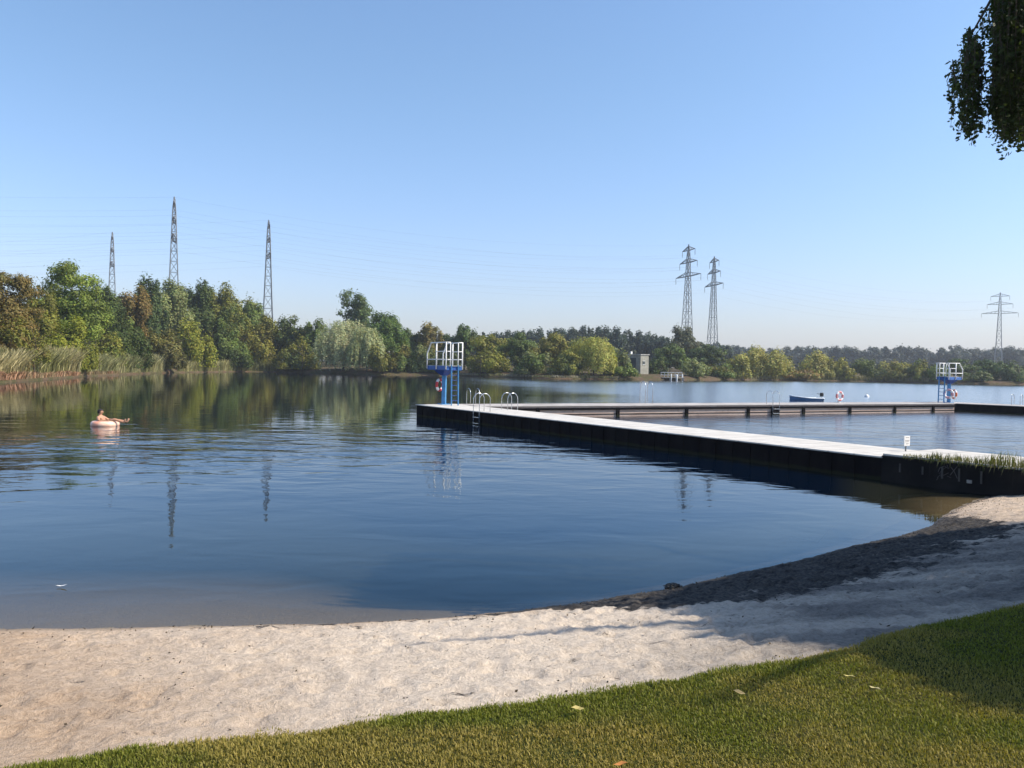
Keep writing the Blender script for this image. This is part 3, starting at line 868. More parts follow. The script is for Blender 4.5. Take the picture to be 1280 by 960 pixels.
MAT['greydeck'] = plain('grey_deck', (.40, .37, .345), .85, 0, .25, 1.1, .2, (.24, .21, .19))
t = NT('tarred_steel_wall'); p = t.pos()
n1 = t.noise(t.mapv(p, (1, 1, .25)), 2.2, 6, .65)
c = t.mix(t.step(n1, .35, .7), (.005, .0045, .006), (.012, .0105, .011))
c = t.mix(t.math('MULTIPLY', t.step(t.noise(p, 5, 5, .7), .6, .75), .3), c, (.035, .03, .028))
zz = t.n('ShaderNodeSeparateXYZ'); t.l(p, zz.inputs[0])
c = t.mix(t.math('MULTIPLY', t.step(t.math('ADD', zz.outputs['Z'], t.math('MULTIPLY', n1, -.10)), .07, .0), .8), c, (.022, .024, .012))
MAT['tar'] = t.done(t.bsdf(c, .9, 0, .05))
t = NT('weathered_boards'); p = t.pos()
n1 = t.noise(t.mapv(p, (.5, .5, 6)), 1.6, 6, .65)
c = t.mix(t.step(n1, .3, .7), (.36, .26, .21), (.50, .39, .325))
c = t.mix(t.math('MULTIPLY', t.step(t.noise(p, 4, 5, .7), .55, .75), .6), c, (.10, .07, .055))
MAT['boards'] = t.done(t.bsdf(c, .85, 0, .2))
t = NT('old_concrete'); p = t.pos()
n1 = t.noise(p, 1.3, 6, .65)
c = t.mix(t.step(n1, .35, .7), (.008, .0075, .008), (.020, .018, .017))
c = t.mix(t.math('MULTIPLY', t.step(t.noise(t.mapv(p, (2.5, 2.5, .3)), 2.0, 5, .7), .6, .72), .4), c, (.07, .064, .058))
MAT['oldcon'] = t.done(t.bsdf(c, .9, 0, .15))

def jetty(name, label, start, along, inward, L, W, lake_mat, pool_mat, ribs, top='deck'):
    """deck slab on skirts; start = lake-side corner at the head"""
    e = empty(name, start, label, 'jetty')
    X_, Y_, Z_ = along, inward, Vector((0, 0, 1))
    ax = (X_, Y_, Z_)
    mb = MB(); mb.box(X_ * (L / 2) + Y_ * (W / 2) + Z_ * (HJ - .0175), (L / 2 + .05, W / 2 + .05, .0175), ax)
    mb.build('deck', MAT[top], e, bevel=.006)
    mb = MB(); mb.box(X_ * (L / 2) + Y_ * .07 + Z_ * ((HJ - .038) / 2 - .9), (L / 2, .07, (HJ - .038) / 2 + .9), ax)
    mb.box(X_ * .07 + Y_ * (W / 2) + Z_ * ((HJ - .038) / 2 - .9), (.065, W / 2 - .145, (HJ - .038) / 2 + .9), ax)
    mb.build('lake_wall', lake_mat, e)
    mb = MB(); mb.box(X_ * (L / 2 + .0) + Y_ * (W - .07) + Z_ * ((HJ - .038) / 2 - .9), (L / 2 - .003, .07, (HJ - .038) / 2 + .9), ax)
    mb.build('pool_wall', pool_mat, e)
    for s, (rm) in ribs:
        mb = MB(); mb.box(X_ * s + Y_ * (W + .04) + Z_ * ((HJ - .11) / 2 - .5), (.07, .038, (HJ - .11) / 2 + .5), ax)
        mb.build('post', MAT['tar'], e)
    return e
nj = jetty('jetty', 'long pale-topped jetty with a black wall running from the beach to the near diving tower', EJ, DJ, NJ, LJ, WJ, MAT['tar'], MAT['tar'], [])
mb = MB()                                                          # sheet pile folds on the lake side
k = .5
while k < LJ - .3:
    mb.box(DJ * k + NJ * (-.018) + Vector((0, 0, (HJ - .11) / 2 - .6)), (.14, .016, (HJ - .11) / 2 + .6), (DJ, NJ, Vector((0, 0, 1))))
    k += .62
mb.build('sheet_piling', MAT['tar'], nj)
# far jetty: pool side is the face towards us
FA, FB = at(640, 507.5, HJ), at(1193, 504.4, HJ)
FA.z = FB.z = 0
DF = (FB - FA).normalized()
NF = Vector((-DF.y, DF.x, 0))
CJ = EJ + NJ * WJ
s0 = (CJ - FA).dot(DF) + .15
F0 = FA + DF * s0
LF = (FB - F0).length
fj = jetty('jetty', 'far jetty with brown boarded side closing the bathing pool', F0 + NF * 2.2, DF, -NF, LF, 2.2, MAT['tar'], MAT['boards'], [], 'greydeck')
ribs = []
for px in (672, 772, 858, 935, 1004, 1062, 1118, 1166):
    r_ = ray(px, 508); r2 = Vector((r_.x, r_.y, 0)).normalized()
    den = r2.x * DF.y - r2.y * DF.x
    tt = (F0.x * DF.y - F0.y * DF.x) / den
    s_ = (r2 * tt - F0).dot(DF)
    mb = MB(); mb.box(DF * s_ - NF * 2.245 + Vector((0, 0, (HJ - .11) / 2 - .5)), (.09, .04, (HJ - .11) / 2 + .5), (DF, NF, Vector((0, 0, 1))))
    mb.build('post', MAT['tar'], fj)
mb = MB(); mb.box(DF * (LF / 2) - NF * 2.24 + Vector((0, 0, .40)), (LF / 2, .035, .055), (DF, NF, Vector((0, 0, 1)))); mb.build('edge_beam', MAT['tar'], fj)
mb = MB(); mb.box(DF * (LF / 2) - NF * 2.215 + Vector((0, 0, .12)), (LF / 2, .012, .02), (DF, NF, Vector((0, 0, 1)))); mb.build('rail_board', MAT['tar'], fj)
def on_far(px):
    r_ = ray(px, 508); r2 = Vector((r_.x, r_.y, 0)).normalized()
    den = r2.x * DF.y - r2.y * DF.x
    return r2 * ((F0.x * DF.y - F0.y * DF.x) / den)
TB = on_far(968)
mb = MB(); mb.box(TB - F0 - NF * 2.30 + Vector((0, 0, -.2)), (.28, .05, .66), (DF, NF, Vector((0, 0, 1)))); mb.build('ladder_recess', MAT['tar'], fj)
# third side of the pool
DT = (DJ * .9 + DF * .12).normalized()
NT_ = Vector((-DT.y, DT.x, 0))
tj = jetty('jetty', 'right-hand jetty with a black wall beyond the far diving tower', FB + DF * .06 + NF * 2.1, DT, NT_, 30, 2.4, MAT['tar'], MAT['tar'], [], 'greydeck')

# abutment on the beach, carrying on from the near jetty
A0 = EJ + DJ * (LJ + .01) - NJ * .05
A1p = at(1284, 619, .12); A1 = Vector((A1p.x, A1p.y, 0))
DA = (A1 - A0).normalized(); NA = Vector((-DA.y, DA.x, 0))
LA = (A1 - A0).length + 3.5
ab = empty('abutment', A0, 'dark weathered concrete abutment where the jetty meets the beach, grass on top', 'abutment')
axA = (DA, NA, Vector((0, 0, 1)))
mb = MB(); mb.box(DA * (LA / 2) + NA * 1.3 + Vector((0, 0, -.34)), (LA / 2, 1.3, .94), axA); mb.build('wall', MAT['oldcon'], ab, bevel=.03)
mb = MB(); mb.box(DA * (LA / 2) + NA * 1.3 + Vector((0, 0, .62)), (LA / 2 - .02, 1.25, .02), axA); mb.build('top_slab', MAT['deck'], ab)
for k in range(5):
    mb = MB()
    s_ = .5 + k * .45 + random.uniform(-.1, .1)
    mb.box(DA * s_ + NA * (-.012) + Vector((0, 0, .36)), (.018, .010, random.uniform(.08, .2)), axA)
    mb.build('streak', MAT['streak'], ab)
# pale scrawl on the wall
def on_wall(px, py):
    d = ray(px, py); nrm = NA
    tt = ((A0 - CAM).dot(nrm)) / d.dot(nrm)
    return CAM + d * tt - A0 - NA * .012
mb = MB()
for st in ([(1173, 590), (1175, 585), (1179, 583), (1183, 584), (1178, 588), (1174, 592), (1180, 594), (1186, 591)],
           [(1172, 597), (1175, 594), (1178, 596)], [(1182, 583), (1186, 586), (1184, 581)],
           [(1189, 584), (1193, 589), (1197, 598)], [(1197, 583), (1192, 589), (1188, 594)], [(1184, 595), (1189, 597)], [(1171, 600), (1173, 597)]):
    mb.tube([on_wall(*q) for q in st], .007, 5)
mb.build('scrawl', plain('chalky_paint', (.10, .095, .09), .9, 0, .4, 9), ab)
mb = MB()
q0 = on_wall(1212, 602)
mb.box(q0, (.05, .01, .035), axA); mb.build('patch', plain('pale_patch', (.28, .27, .25), .9, 0, .4, 9), ab)

# wild grass on the abutment
rng = np.random.default_rng(77); n = 3000
sA = rng.uniform(1.5, LA, n); sA = np.where(rng.random(n) < .15, rng.uniform(.5, 1.5, n), sA)
wA = np.abs(rng.normal(size=n)) * .35 * (sA / 3).clip(.4, 1.3)
Bp = np.array(A0)[None] + np.array(DA)[None] * sA[:, None] + np.array(NA)[None] * (wA - .03)[:, None]
Bp[:, 2] = .60
cl = fbm(sA * 2.2, wA * 2, 9, 3)
ht = rng.uniform(.06, .34, n) * (.35 + 1.1 * cl) * (sA / 2).clip(.35, 1.15); an = rng.uniform(0, 6.28, n)
hang = (wA < .06) & (rng.random(n) < .6)
dv = np.stack([np.cos(an), np.sin(an), 0 * an], -1)
dv = np.where(hang[:, None], -np.array(NA)[None] * 1.2 + dv * .4, dv)
ln = rng.uniform(.1, .55, n)
upv = np.where(hang, rng.uniform(-.7, .2, n), 1.0)
sdv = np.stack([-dv[:, 1], dv[:, 0], 0 * an], -1) * rng.uniform(.003, .008, n)[:, None]
mid = Bp + dv * (ht * ln * .35)[:, None] + np.array([0, 0, 1.]) * (ht * np.where(hang, .15, .6))[:, None]
tip = Bp + dv * (ht * ln)[:, None] + np.array([0, 0, 1.]) * (ht * upv)[:, None]
V = np.stack([Bp - sdv, Bp + sdv, mid + sdv, mid - sdv, tip], 1).reshape(-1, 3)
b0 = np.arange(n)[:, None] * 5
Fq = np.concatenate([b0 + np.array([[0, 1, 2]]), b0 + np.array([[0, 2, 3]]), b0 + np.array([[3, 2, 4]])])
cc = np.where((rng.random(n) < .45)[:, None], np.array([[.22, .20, .08]]), np.array([[.07, .09, .02]])) * rng.uniform(.6, 1.3, (n, 1))
o = link('wild_grass', np_mesh('wild_grass', V, Fq, False, {'tint': ('FLOAT_COLOR', np.repeat(np.concatenate([cc, np.ones((n, 1))], 1), 5, 0))}), MAT['grass'])
tag(o, 'ragged wild grass growing along the top of the concrete abutment', 'wild grass', kind='stuff')

# sign
sp = at(1132, 563, HJ + .02)
sg = empty('sign', (sp.x, sp.y, HJ), 'small white notice on a short post at the land end of the jetty', 'sign', rz=R(24))
mb = MB(); mb.tube([(0, 0, -.02), (0, 0, .36)], .018, 8); mb.build('post', MAT['steel'], sg, True)
mb = MB(); mb.box((0, -.03, .26), (.10, .008, .125)); mb.build('panel', MAT['buoywhite'], sg, bevel=.004)
for zz_, segs in ((.345, ((-.06, -.01), (.0, .07))), (.275, ((-.08, -.03), (-.02, .03), (.04, .085))), (.24, ((-.075, -.02), (-.005, .06))), (.19, ((-.05, .0), (.012, .06)))):
    mb = MB()
    for a, b in segs: mb.box(((a + b) * .44, -.0395, zz_), ((b - a) * .44, .0012, .007))
    mb.build('text_line', MAT['lettering'], sg)

# ------------------------------------------------------------------ ladders
def ladder(base, out, label, hgt=.8, down=1.2, grp='steel pool ladders', posts=True):
    """two bent tube rails over a jetty edge; out points to the water"""
    e = empty('pool_ladder', base, label, 'ladder', grp, math.atan2(out.y, out.x))
    for s in (-.25, .25):
        mb = MB()
        pts = [(-.40, s, 0), (-.40, s, hgt * .6)]
        for k in range(9):
            a = math.pi * (1 - k / 8)
            pts.append((-.13 + .27 * math.cos(a), s, hgt * .66 + .34 * hgt * math.sin(a)))
        pts += [(.14, s, 0), (.14, s, -down)]
        mb.tube(pts, .017, 8); mb.build('handrail', MAT['inox'], e, True)
    for k in range(4):
        mb = MB(); mb.box((.14, 0, -.25 - .26 * k), (.04, .235, .013)); mb.build('rung', MAT['inox'], e)
    return e
def on_edge(px, origin, d):
    r_ = ray(px, 508); r2 = Vector((r_.x, r_.y, 0)).normalized()
    den = r2.x * d.y - r2.y * d.x
    p = r2 * ((origin.x * d.y - origin.y * d.x) / den)
    return Vector((p.x, p.y, HJ))
ladder(on_edge(599, EJ, DJ), -NJ, 'steel ladder over the black lake-side wall of the long jetty', .78)
ladder(on_edge(640, CJ, DJ), NJ, 'steel ladder on the pool side where the two jetties meet', .76)
lb = F0 + NF * 2.2
ladder(on_edge(590, lb - DF * 3, DF) , NF, 'thin steel ladder on the open lake side right of the near diving tower', .8)
ladder(Vector((TB.x, TB.y, HJ)), -NF, 'steel ladder in the dark recess of the far jetty', .8)
ladder(on_edge(806, lb, DF), NF, 'pale steel ladder on the lake side of the far jetty below the hut', 1.25)
ladder(on_edge(1272, FB + DF * .06 + NF * 2.1 + NT_ * 2.4, DT), NT_, 'steel ladder on the right-hand jetty at the edge of the photo', .7)

# ------------------------------------------------------------------ diving towers
def lifebuoy(loc, axis_, label, bandmat, Rr=.31, post=False, par=None):
    e = empty('lifebuoy', loc, label, 'lifebuoy', 'lifebuoys on the jetties')
    mb = MB(); mb.torus((0, 0, 0), axis_, Rr, .07, 40, 14); mb.build('ring', MAT['buoywhite'], e, True)
    for k in range(4):
        mb = MB(); mb.torus((0, 0, 0), axis_, Rr, .0735, 10, 14, k * math.pi / 2 + .35, k * math.pi / 2 + 1.25); mb.build('band', bandmat, e, True)
    return e
def tower(base, rz, label, deckz=1.93, rail=1.16, L=2.05, W=.86):
    """x = diving direction; stands on a jetty"""
    e = empty('diving_tower', base, label, 'diving tower', 'diving towers', rz)
    mb = MB()
    mb.bar((0.0, 0, 0), (-.02, 0, deckz - .25), .20, .20); mb.build('post', MAT['blue'], e, bevel=.02)
    mb = MB(); mb.box((0, 0, .015), (.24, .24, .015))
    for a in (-1, 1):
        for b in (-1, 1): mb.tube([(a * .18, b * .18, .03), (a * .18, b * .18, .06)], .022, 6)
    mb.build('base_plate', MAT['blue'], e)
    mb = MB()
    mb.add([(-.12, -.12, deckz - .48), (.12, -.12, deckz - .48), (.12, .12, deckz - .48), (-.12, .12, deckz - .48),
            (-.55, -.3, deckz - .20), (.55, -.3, deckz - .20), (.55, .3, deckz - .20), (-.55, .3, deckz - .20)],
           [(0, 3, 2, 1), (4, 5, 6, 7), (0, 1, 5, 4), (1, 2, 6, 5), (2, 3, 7, 6), (3, 0, 4, 7)])
    mb.build('bracket', MAT['navy'], e)
    mb = MB(); mb.box((0, 0, deckz - .10), (L / 2, W / 2, .10)); mb.build('platform', plain('deck_blue', (.022, .10, .33), .45, 0, .25, 3), e, bevel=.01)
    mb = MB(); mb.box((.06, 0, deckz + .012), (L / 2 + .12, W / 2 - .08, .012)); mb.build('board', plain('grit_board', (.42, .42, .40), .85), e)
    for s in (-1, 1):
        y = s * (W / 2 + .028)
        r_ = e
        mb = MB()
        x0, x1 = -L / 2 + .02, L / 2 - .02
        mb.tube([(x1, y, deckz - .14), (x1, y, deckz + rail * .55), (x1 - .42, y, deckz + rail), (x0, y, deckz + rail), (x0, y, deckz - .16)], .034, 8)
        mb.tube([(x0, y, deckz + rail * .28), (x1, y, deckz + rail * .28)], .024, 8)
        mb.tube([(0, y, deckz - .16), (0, y, deckz + rail)], .038, 8)
        mb.tube([(x0 + .02, y, deckz + rail * .62), (-.02, y, deckz + rail * .62)], .02, 8)
        mb.build('railing', MAT['white'], e, True)
    mb = MB()
    for z_ in (.28, .62, 1.0): 
        if z_ == 1.0: continue
        mb.tube([(-L / 2 + .02, -W / 2, deckz + rail * z_), (-L / 2 + .02, -.22, deckz + rail * z_)], .02, 6)
        mb.tube([(-L / 2 + .02, W / 2, deckz + rail * z_), (-L / 2 + .02, .22, deckz + rail * z_)], .02, 6)
    mb.tube([(-L / 2 + .02, -.22, deckz - .1), (-L / 2 + .02, -.22, deckz + rail)], .024, 6)
    mb.tube([(-L / 2 + .02, .22, deckz - .1), (-L / 2 + .02, .22, deckz + rail)], .024, 6)
    mb.tube([(-L / 2 + .02, -W / 2, deckz + rail), (-L / 2 + .02, -.22, deckz + rail)], .028, 6)
    mb.tube([(-L / 2 + .02, W / 2, deckz + rail), (-L / 2 + .02, .22, deckz + rail)], .028, 6)
    mb.build('gate_rail', MAT['white'], e, True)
    ld = MB()
    for s in (-.19, .19): ld.bar((-L / 2 - .10, s, 0), (-L / 2 - .05, s, deckz + .05), .05, .065)
    lo = ld.build('ladder', MAT['blue'], e)
    for k in range(7):
        mb = MB(); z_ = .24 + k * .25
        mb.bar((-L / 2 - .09 + .04 * z_ / deckz, -.16, z_), (-L / 2 - .09 + .04 * z_ / deckz, .16, z_), .022, .03); mb.build('rung', MAT['navy'], lo)
    return e
tb = at(547, 505.6, HJ)
tpos = Vector((tb.x, tb.y, HJ)) + NJ * .35
ang1 = math.atan2(-DJ.y, -DJ.x)
tower(tpos, ang1, 'blue diving tower with white railings at the head of the long jetty')
ux, uy = Vector((math.cos(ang1), math.sin(ang1), 0)), Vector((-math.sin(ang1), math.cos(ang1), 0))
lifebuoy(tpos + ux * .24 + uy * .12 + Vector((0, 0, .98)), (ux * .9 + uy * .5), 'red and white lifebuoy hanging on the post of the near diving tower', MAT['red'], .27)
fb = at(1191, 503.6, HJ)
fpos = Vector((fb.x, fb.y + .5, HJ))
ang2 = math.atan2(DF.y + .15, DF.x)
tower(fpos, ang2, 'far blue diving tower on the corner of the pool, beside the orange lifebuoy', 1.78, .95, 1.75, .8)
ux2, uy2 = Vector((math.cos(ang2), math.sin(ang2), 0)), Vector((-math.sin(ang2), math.cos(ang2), 0))
lifebuoy(fpos + ux2 * .36 - uy2 * .16 + Vector((0, 0, .58)), (ux2 * .8 - uy2 * .5), 'orange lifebuoy on the right of the far diving tower post', MAT['orange'], .27)
lifebuoy(fpos - ux2 * .34 - uy2 * .16 + Vector((0, 0, .62)), (ux2 * .9 + uy2 * .25), 'faded pink and white lifebuoy on the left of the far diving tower post', plain('faded_pink', (.62, .36, .38), .5), .27)
# buoy on its own stand
bp = on_edge(1049, F0 + NF * 1.9, DF)
bs = empty('buoy_stand', bp, 'thin white stand holding a lifebuoy upright on the far jetty', 'stand', rz=math.atan2(DF.y, DF.x))
mb = MB(); mb.tube([(0, .1, 0), (0, .1, .75)], .025, 8); mb.box((0, .1, .012), (.12, .12, .012)); mb.build('post', MAT['white'], bs, True)
mb = MB(); mb.tube([(0, .1, .40), (0, -.06, .40), (0, -.09, .46)], .015, 6); mb.build('hook', MAT['white'], bs, True)
lifebuoy(bp + Vector((0, 0, .42)) - NF * .02, -NF, 'pinkish white lifebuoy upright on a stand right of the blue boat', plain('washed_red', (.60, .22, .22), .5), .26)

# ------------------------------------------------------------------ boat, buoy, feather
bc = at(1006, 501.2, 0)
bt = empty('rowing_boat', (bc.x, bc.y, -.05), 'blue motor dinghy floating behind the far jetty', 'boat', rz=R(196))
def hull(L, B, Hh, n=14, inset=0.0):
    rows = []
    for i in range(n + 1):
        u = i / n; x = (u - .5) * L
        w = B / 2 * (1 - max(0, (u - .45) / .55) ** 2.3) * (.86 + .14 * min(1, u / .2)) - inset
        w = max(w, .01)
        sheer = Hh * (1 + 1.1 * max(0, u - .3) ** 1.6)
        rows.append([(x, -w, sheer), (x, -w * .92, sheer * .35), (x, -w * .6, -.1 + inset), (x, 0, -.16 + inset), (x, w * .6, -.1 + inset), (x, w * .92, sheer * .35), (x, w, sheer)])
    return rows
mb = MB(); rows = hull(3.1, 1.3, .30)
vs = [p for r_ in rows for p in r_]; k = 7
mb.add(vs, [(i * k + j, i * k + j + 1, (i + 1) * k + j + 1, (i + 1) * k + j) for i in range(len(rows) - 1) for j in range(k - 1)] + [tuple(range(k))])
mb.build('hull', MAT['boat'], bt, True)
mb = MB(); rows = hull(3.04, 1.3, .285, 14, .04)
vs = [p for r_ in rows for p in r_]
mb.add(vs, [(i * k + j + 1, i * k + j, (i + 1) * k + j, (i + 1) * k + j + 1) for i in range(len(rows) - 1) for j in range(k - 1)])
mb.build('inside', MAT['boatin'], bt, True)
for x in (-.75, .25):
    mb = MB(); mb.box((x, 0, .20), (.14, .55, .02)); mb.build('bench', MAT['boatin'], bt)
mb = MB(); rows = hull(3.12, 1.32, .31)
mb.tube([r_[0] for r_ in rows], .05, 6); mb.tube([r_[6] for r_ in rows], .05, 6); mb.build('gunwale', plain('pale_gunwale', (.55, .60, .66), .5), bt, True)
mt = MB(); mt.box((-1.72, 0, .62), (.13, .11, .17)); mo = mt.build('outboard_motor', MAT['black'], bt, bevel=.05)
mb = MB(); mb.box((-1.70, 0, .15), (.05, .04, .33)); mb.build('shaft', MAT['inox'], mo)
mb = MB(); mb.tube([(-1.6, 0, .62), (-1.15, .1, .74)], .02, 6); mb.build('tiller', MAT['black'], mo)
wb = at(1083.5, 496, 0)
bo = empty('buoy', (wb.x, wb.y, -.08), 'small white float on the open lake right of the upright lifebuoy', 'buoy')
mb = MB()
mb.tube([(0, 0, -.1), (0, 0, -.05), (0, 0, .05), (0, 0, .15), (0, 0, .28), (0, 0, .36)], lambda u: .26 * (1 - (2 * u - .9) ** 2 * .75), 14); mb.build('float_body', MAT['buoywhite'], bo, True)
mb = MB(); mb.torus((0, 0, .38), (0, 1, 0), .05, .014, 12, 6); mb.build('eye', MAT['steel'], bo, True)
fp = at(73, 733, .01)
mb = MB()
for k, (a, w) in enumerate(((0, .0), (.02, .012), (.045, .016), (.07, .012), (.09, .0))): pass
mb.add([(0, 0, .012), (.025, .014, .016), (.06, .014, .022), (.09, .0, .034), (.06, -.013, .022), (.025, -.013, .016), (-.03, 0, .02)], [(0, 1, 2), (0, 2, 3), (0, 3, 4), (0, 4, 5), (6, 1, 0), (6, 0, 5)])
o = mb.build('feather', MAT['buoywhite']); o.location = (fp.x, fp.y, .0); o.scale = (1.1, 1.1, 1.1); tag(o, 'tiny white feather floating near the left beach', 'feather')

# ------------------------------------------------------------------ hut and landing stage
hd = shore_dist(800) + 9
hp = atd(800.5, 462, hd); hz = .9
htop = atd(800.5, 443.5, hd).z
hut = empty('hut', (hp.x, hd, hz), 'pale flat-roofed concrete hut half hidden by shrubs on the far shore', 'hut', rz=R(38))
hh = htop - hz
mb = MB(); mb.box((1.55, 2.6, hh / 2 - .4), (1.55, 2.6, hh / 2 + .4)); mb.build('wall', MAT['plaster'], hut)
mb = MB(); mb.box((1.55, 2.6, hh + .09), (1.72, 2.78, .09)); rf = mb.build('roof', plain('roof_slab', (.42, .40, .36), .8), hut)
mb = MB(); mb.box((.9, 4.2, hh + .55), (.22, .22, .37)); mb.build('chimney', MAT['white'], rf)
mb = MB(); mb.box((1.2, -.02, hh * .62), (.42, .03, .42)); w = mb.build('window', MAT['darkwall'], hut)
mb = MB(); mb.box((1.2, -.055, hh * .62 + .46), (.5, .03, .05)); mb.box((1.2, -.055, hh * .62 - .46), (.5, .05, .05)); mb.build('frame', MAT['white'], w)
mb = MB(); mb.box((-.02, 2.6, hh / 2 - .2), (.03, 1.0, hh / 2 - .6)); mb.build('door', MAT['darkwall'], hut)
ld_ = shore_dist(842) - 1.5
lp = atd(842, 470, ld_)
ls = empty('landing_stage', (lp.x, ld_, 0), 'small grey landing stage with rails on the far shore right of the hut', 'landing stage')
mb = MB(); mb.box((0, 1.4, .55), (2.9, 1.5, .07)); mb.build('deck', MAT['tan_concrete'], ls)
mb = MB()
for x in (-2.6, -.9, .9, 2.6): mb.box((x, .3, .0), (.1, .1, .48))
mb.build('pile', MAT['tan_concrete'], ls)
mb = MB()
for x in (-2.7, -1.8, -.9, 0, .9, 1.8, 2.7): mb.tube([(x, 2.6, .62), (x, 2.6, 1.9)], .07, 6)
for z_ in (1.2, 1.85): mb.tube([(-2.7, 2.6, z_), (2.7, 2.6, z_)], .07, 6)
mb.build('railing', plain('grey_rail', (.42, .44, .46), .6), ls)
for k, (px, lab) in enumerate(((839, 'white mooring post in front of the landing stage, leftmost of three'), (846, 'thicker white mooring post in the middle of the three'), (853, 'white mooring post nearest the pale green shrub'))):
    dd = shore_dist(px) - 2.3
    q = atd(px, 470, dd); w_ = (.16, .23, .15)[k]
    o = MB(); o.tube([(0, 0, -.8), (0, 0, 1.25), (0, 0, 1.42)], lambda u, w_=w_: w_ * (1 if u < .7 else .6), 10)
    ob = o.build('mooring_post', MAT['white'], None, True); ob.location = (q.x, dd, 0); tag(ob, lab, 'post', 'white mooring posts')

# ------------------------------------------------------------------ bather on a swim ring
pp = at(131.5, 531.6, 0)
ring = empty('swim_ring', (pp.x, pp.y, -.03), 'pale pink inflatable swim ring under the bather', 'swim ring')
t = NT('pink_vinyl'); p = t.obj()
c = t.mix(t.step(t.noise(p, 2.2, 2), .42, .58), (.74, .34, .22), (.78, .52, .38))
MAT['vinyl'] = t.done(t.bsdf(c, .3, 0, .5))
mb = MB(); mb.torus((0, 0, .08), (0, 0, 1), .38, .13, 44, 16); mb.build('tube', MAT['vinyl'], ring, True)
mb = MB(); mb.tube([(.37, -.1, .235), (.37, -.1, .265)], .018, 8); mb.build('valve', MAT['buoywhite'], ring, True)

def skin_figure(name, nodes, edges, mat_, parent, root=0, sub=2):
    me = bpy.data.meshes.new(name)
    me.from_pydata([n[0] for n in nodes], edges, [])
    o = link(name, me, mat_, parent)
    sk = o.modifiers.new('skin', 'SKIN')
    bm = bmesh.new(); bm.from_mesh(me)
    lay = bm.verts.layers.skin.verify()
    for v, n in zip(bm.verts, nodes):
        r_ = n[1] if isinstance(n[1], tuple) else (n[1], n[1])
        v[lay].radius = r_; v[lay].use_root = False
    bm.verts.ensure_lookup_table(); bm.verts[root][lay].use_root = True
    bm.to_mesh(me); bm.free()
    ss = o.modifiers.new('sub', 'SUBSURF'); ss.levels = ss.render_levels = sub
    sk.use_smooth_shade = True
    return o
t = NT('skin'); p = t.obj()
c = t.mix(t.step(t.noise(p, 5, 3), .35, .65), (.40, .20, .115), (.48, .26, .16))
MAT['skin'] = t.done(t.bsdf(c, .5, 0, .4))
pe = empty('person', (pp.x, pp.y, -.06), 'bare-backed dark-haired bather lounging in the swim ring with legs stretched out', 'person')
ND, ED = [], []
def nd(p, r): ND.append((p, r)); return len(ND) - 1
def ed(*ids):
    for a, b in zip(ids[:-1], ids[1:]): ED.append((a, b))
pel = nd((.0, 0, .04), (.15, .15))
sp1 = nd((-.07, 0, .14), (.125, .13)); sp2 = nd((-.14, 0, .25), (.13, .15)); sp3 = nd((-.18, 0, .345), (.115, .15))
nk = nd((-.19, 0, .44), (.055, .055)); h0 = nd((-.18, 0, .505), (.072, .072)); h1 = nd((-.175, 0, .575), (.094, .09)); h2 = nd((-.18, 0, .63), (.072, .068))
ed(pel, sp1, sp2, sp3, nk, h0, h1, h2)
ns = nd((-.063, 0, .56), (.014, .014)); ed(h1, ns)
for s in (-1, 1):
    sh_ = nd((-.175, .19 * s, .36), (.062, .062)); elb = nd((-.05, .34 * s, .25), (.044, .044)); wr_ = nd((.14, .31 * s, .265), (.03, .03)); hd_ = nd((.20, .275 * s, .27), (.036, .02))
    ed(sp3, sh_, elb, wr_, hd_)
    for q in range(4):
        f1 = nd((.245, (.275 + (q - 1.5) * .021) * s, .272), .0095); f2 = nd((.275 + (.008, .014, .010, -.004)[q], (.275 + (q - 1.5) * .025) * s, .258), .0085); f3 = nd((.292 + (.010, .018, .012, -.006)[q], (.275 + (q - 1.5) * .026) * s, .236), .0075)
        ed(hd_, f1, f2, f3)
    t1 = nd((.195, (.275 - .042) * s, .262), .011); t2 = nd((.222, (.275 - .062) * s, .248), .009); ed(hd_, t1, t2)
    hp_ = nd((.10, .10 * s, .09), (.095, .095)); kn = nd((.42, .15 * s, .275 - .03 * s), (.062, .062)); an_ = nd((.74, .12 * s + .02, .205), (.038, .038)); hl = nd((.77, .12 * s + .02, .19), (.036, .036)); fo = nd((.815, .125 * s + .02, .275), (.03, .04)); to = nd((.83, .13 * s + .02, .335), (.02, .038))
    ed(pel, hp_, kn, an_, hl, fo, to)
skin_figure('body', ND, ED, MAT['skin'], pe, pel)
mb = MB()
import itertools
bmh = bmesh.new(); bmesh.ops.create_icosphere(bmh, subdivisions=3, radius=.112)
for v in list(bmh.verts):
    v.co.z *= 1.02
bmesh.ops.delete(bmh, geom=[v for v in bmh.verts if v.co.x > .035 and v.co.z < .055 or v.co.z < -.06], context='VERTS')
for v in bmh.verts:
    v.co *= 1 + .05 * random.random(); v.co += Vector((-.185, 0, .575))
meh = bpy.data.meshes.new('hair'); bmh.to_mesh(meh); bmh.free()
ho = link('hair', meh, plain('dark_hair', (.018, .012, .009), .6), pe); so = ho.modifiers.new('solid', 'SOLIDIFY'); so.thickness = .012
skin_figure('swim_shorts', [((-.01, 0, .05), (.162, .162)), ((.10, .10, .095), (.105, .105)), ((.24, .125, .165), (.092, .092)), ((.10, -.10, .095), (.105, .105)), ((.24, -.125, .19), (.092, .092))], [(0, 1), (1, 2), (0, 3), (3, 4)], plain('dark_shorts', (.035, .04, .07), .8), pe)
mb = MB()
for s in (-1, 1): mb.box((-.082, .034 * s, .585), (.006, .012, .006))
mb.box((-.102, 0, .515), (.010, .022, .005)); 
mb.build('face_features', plain('dark_features', (.10, .035, .03), .6), pe)

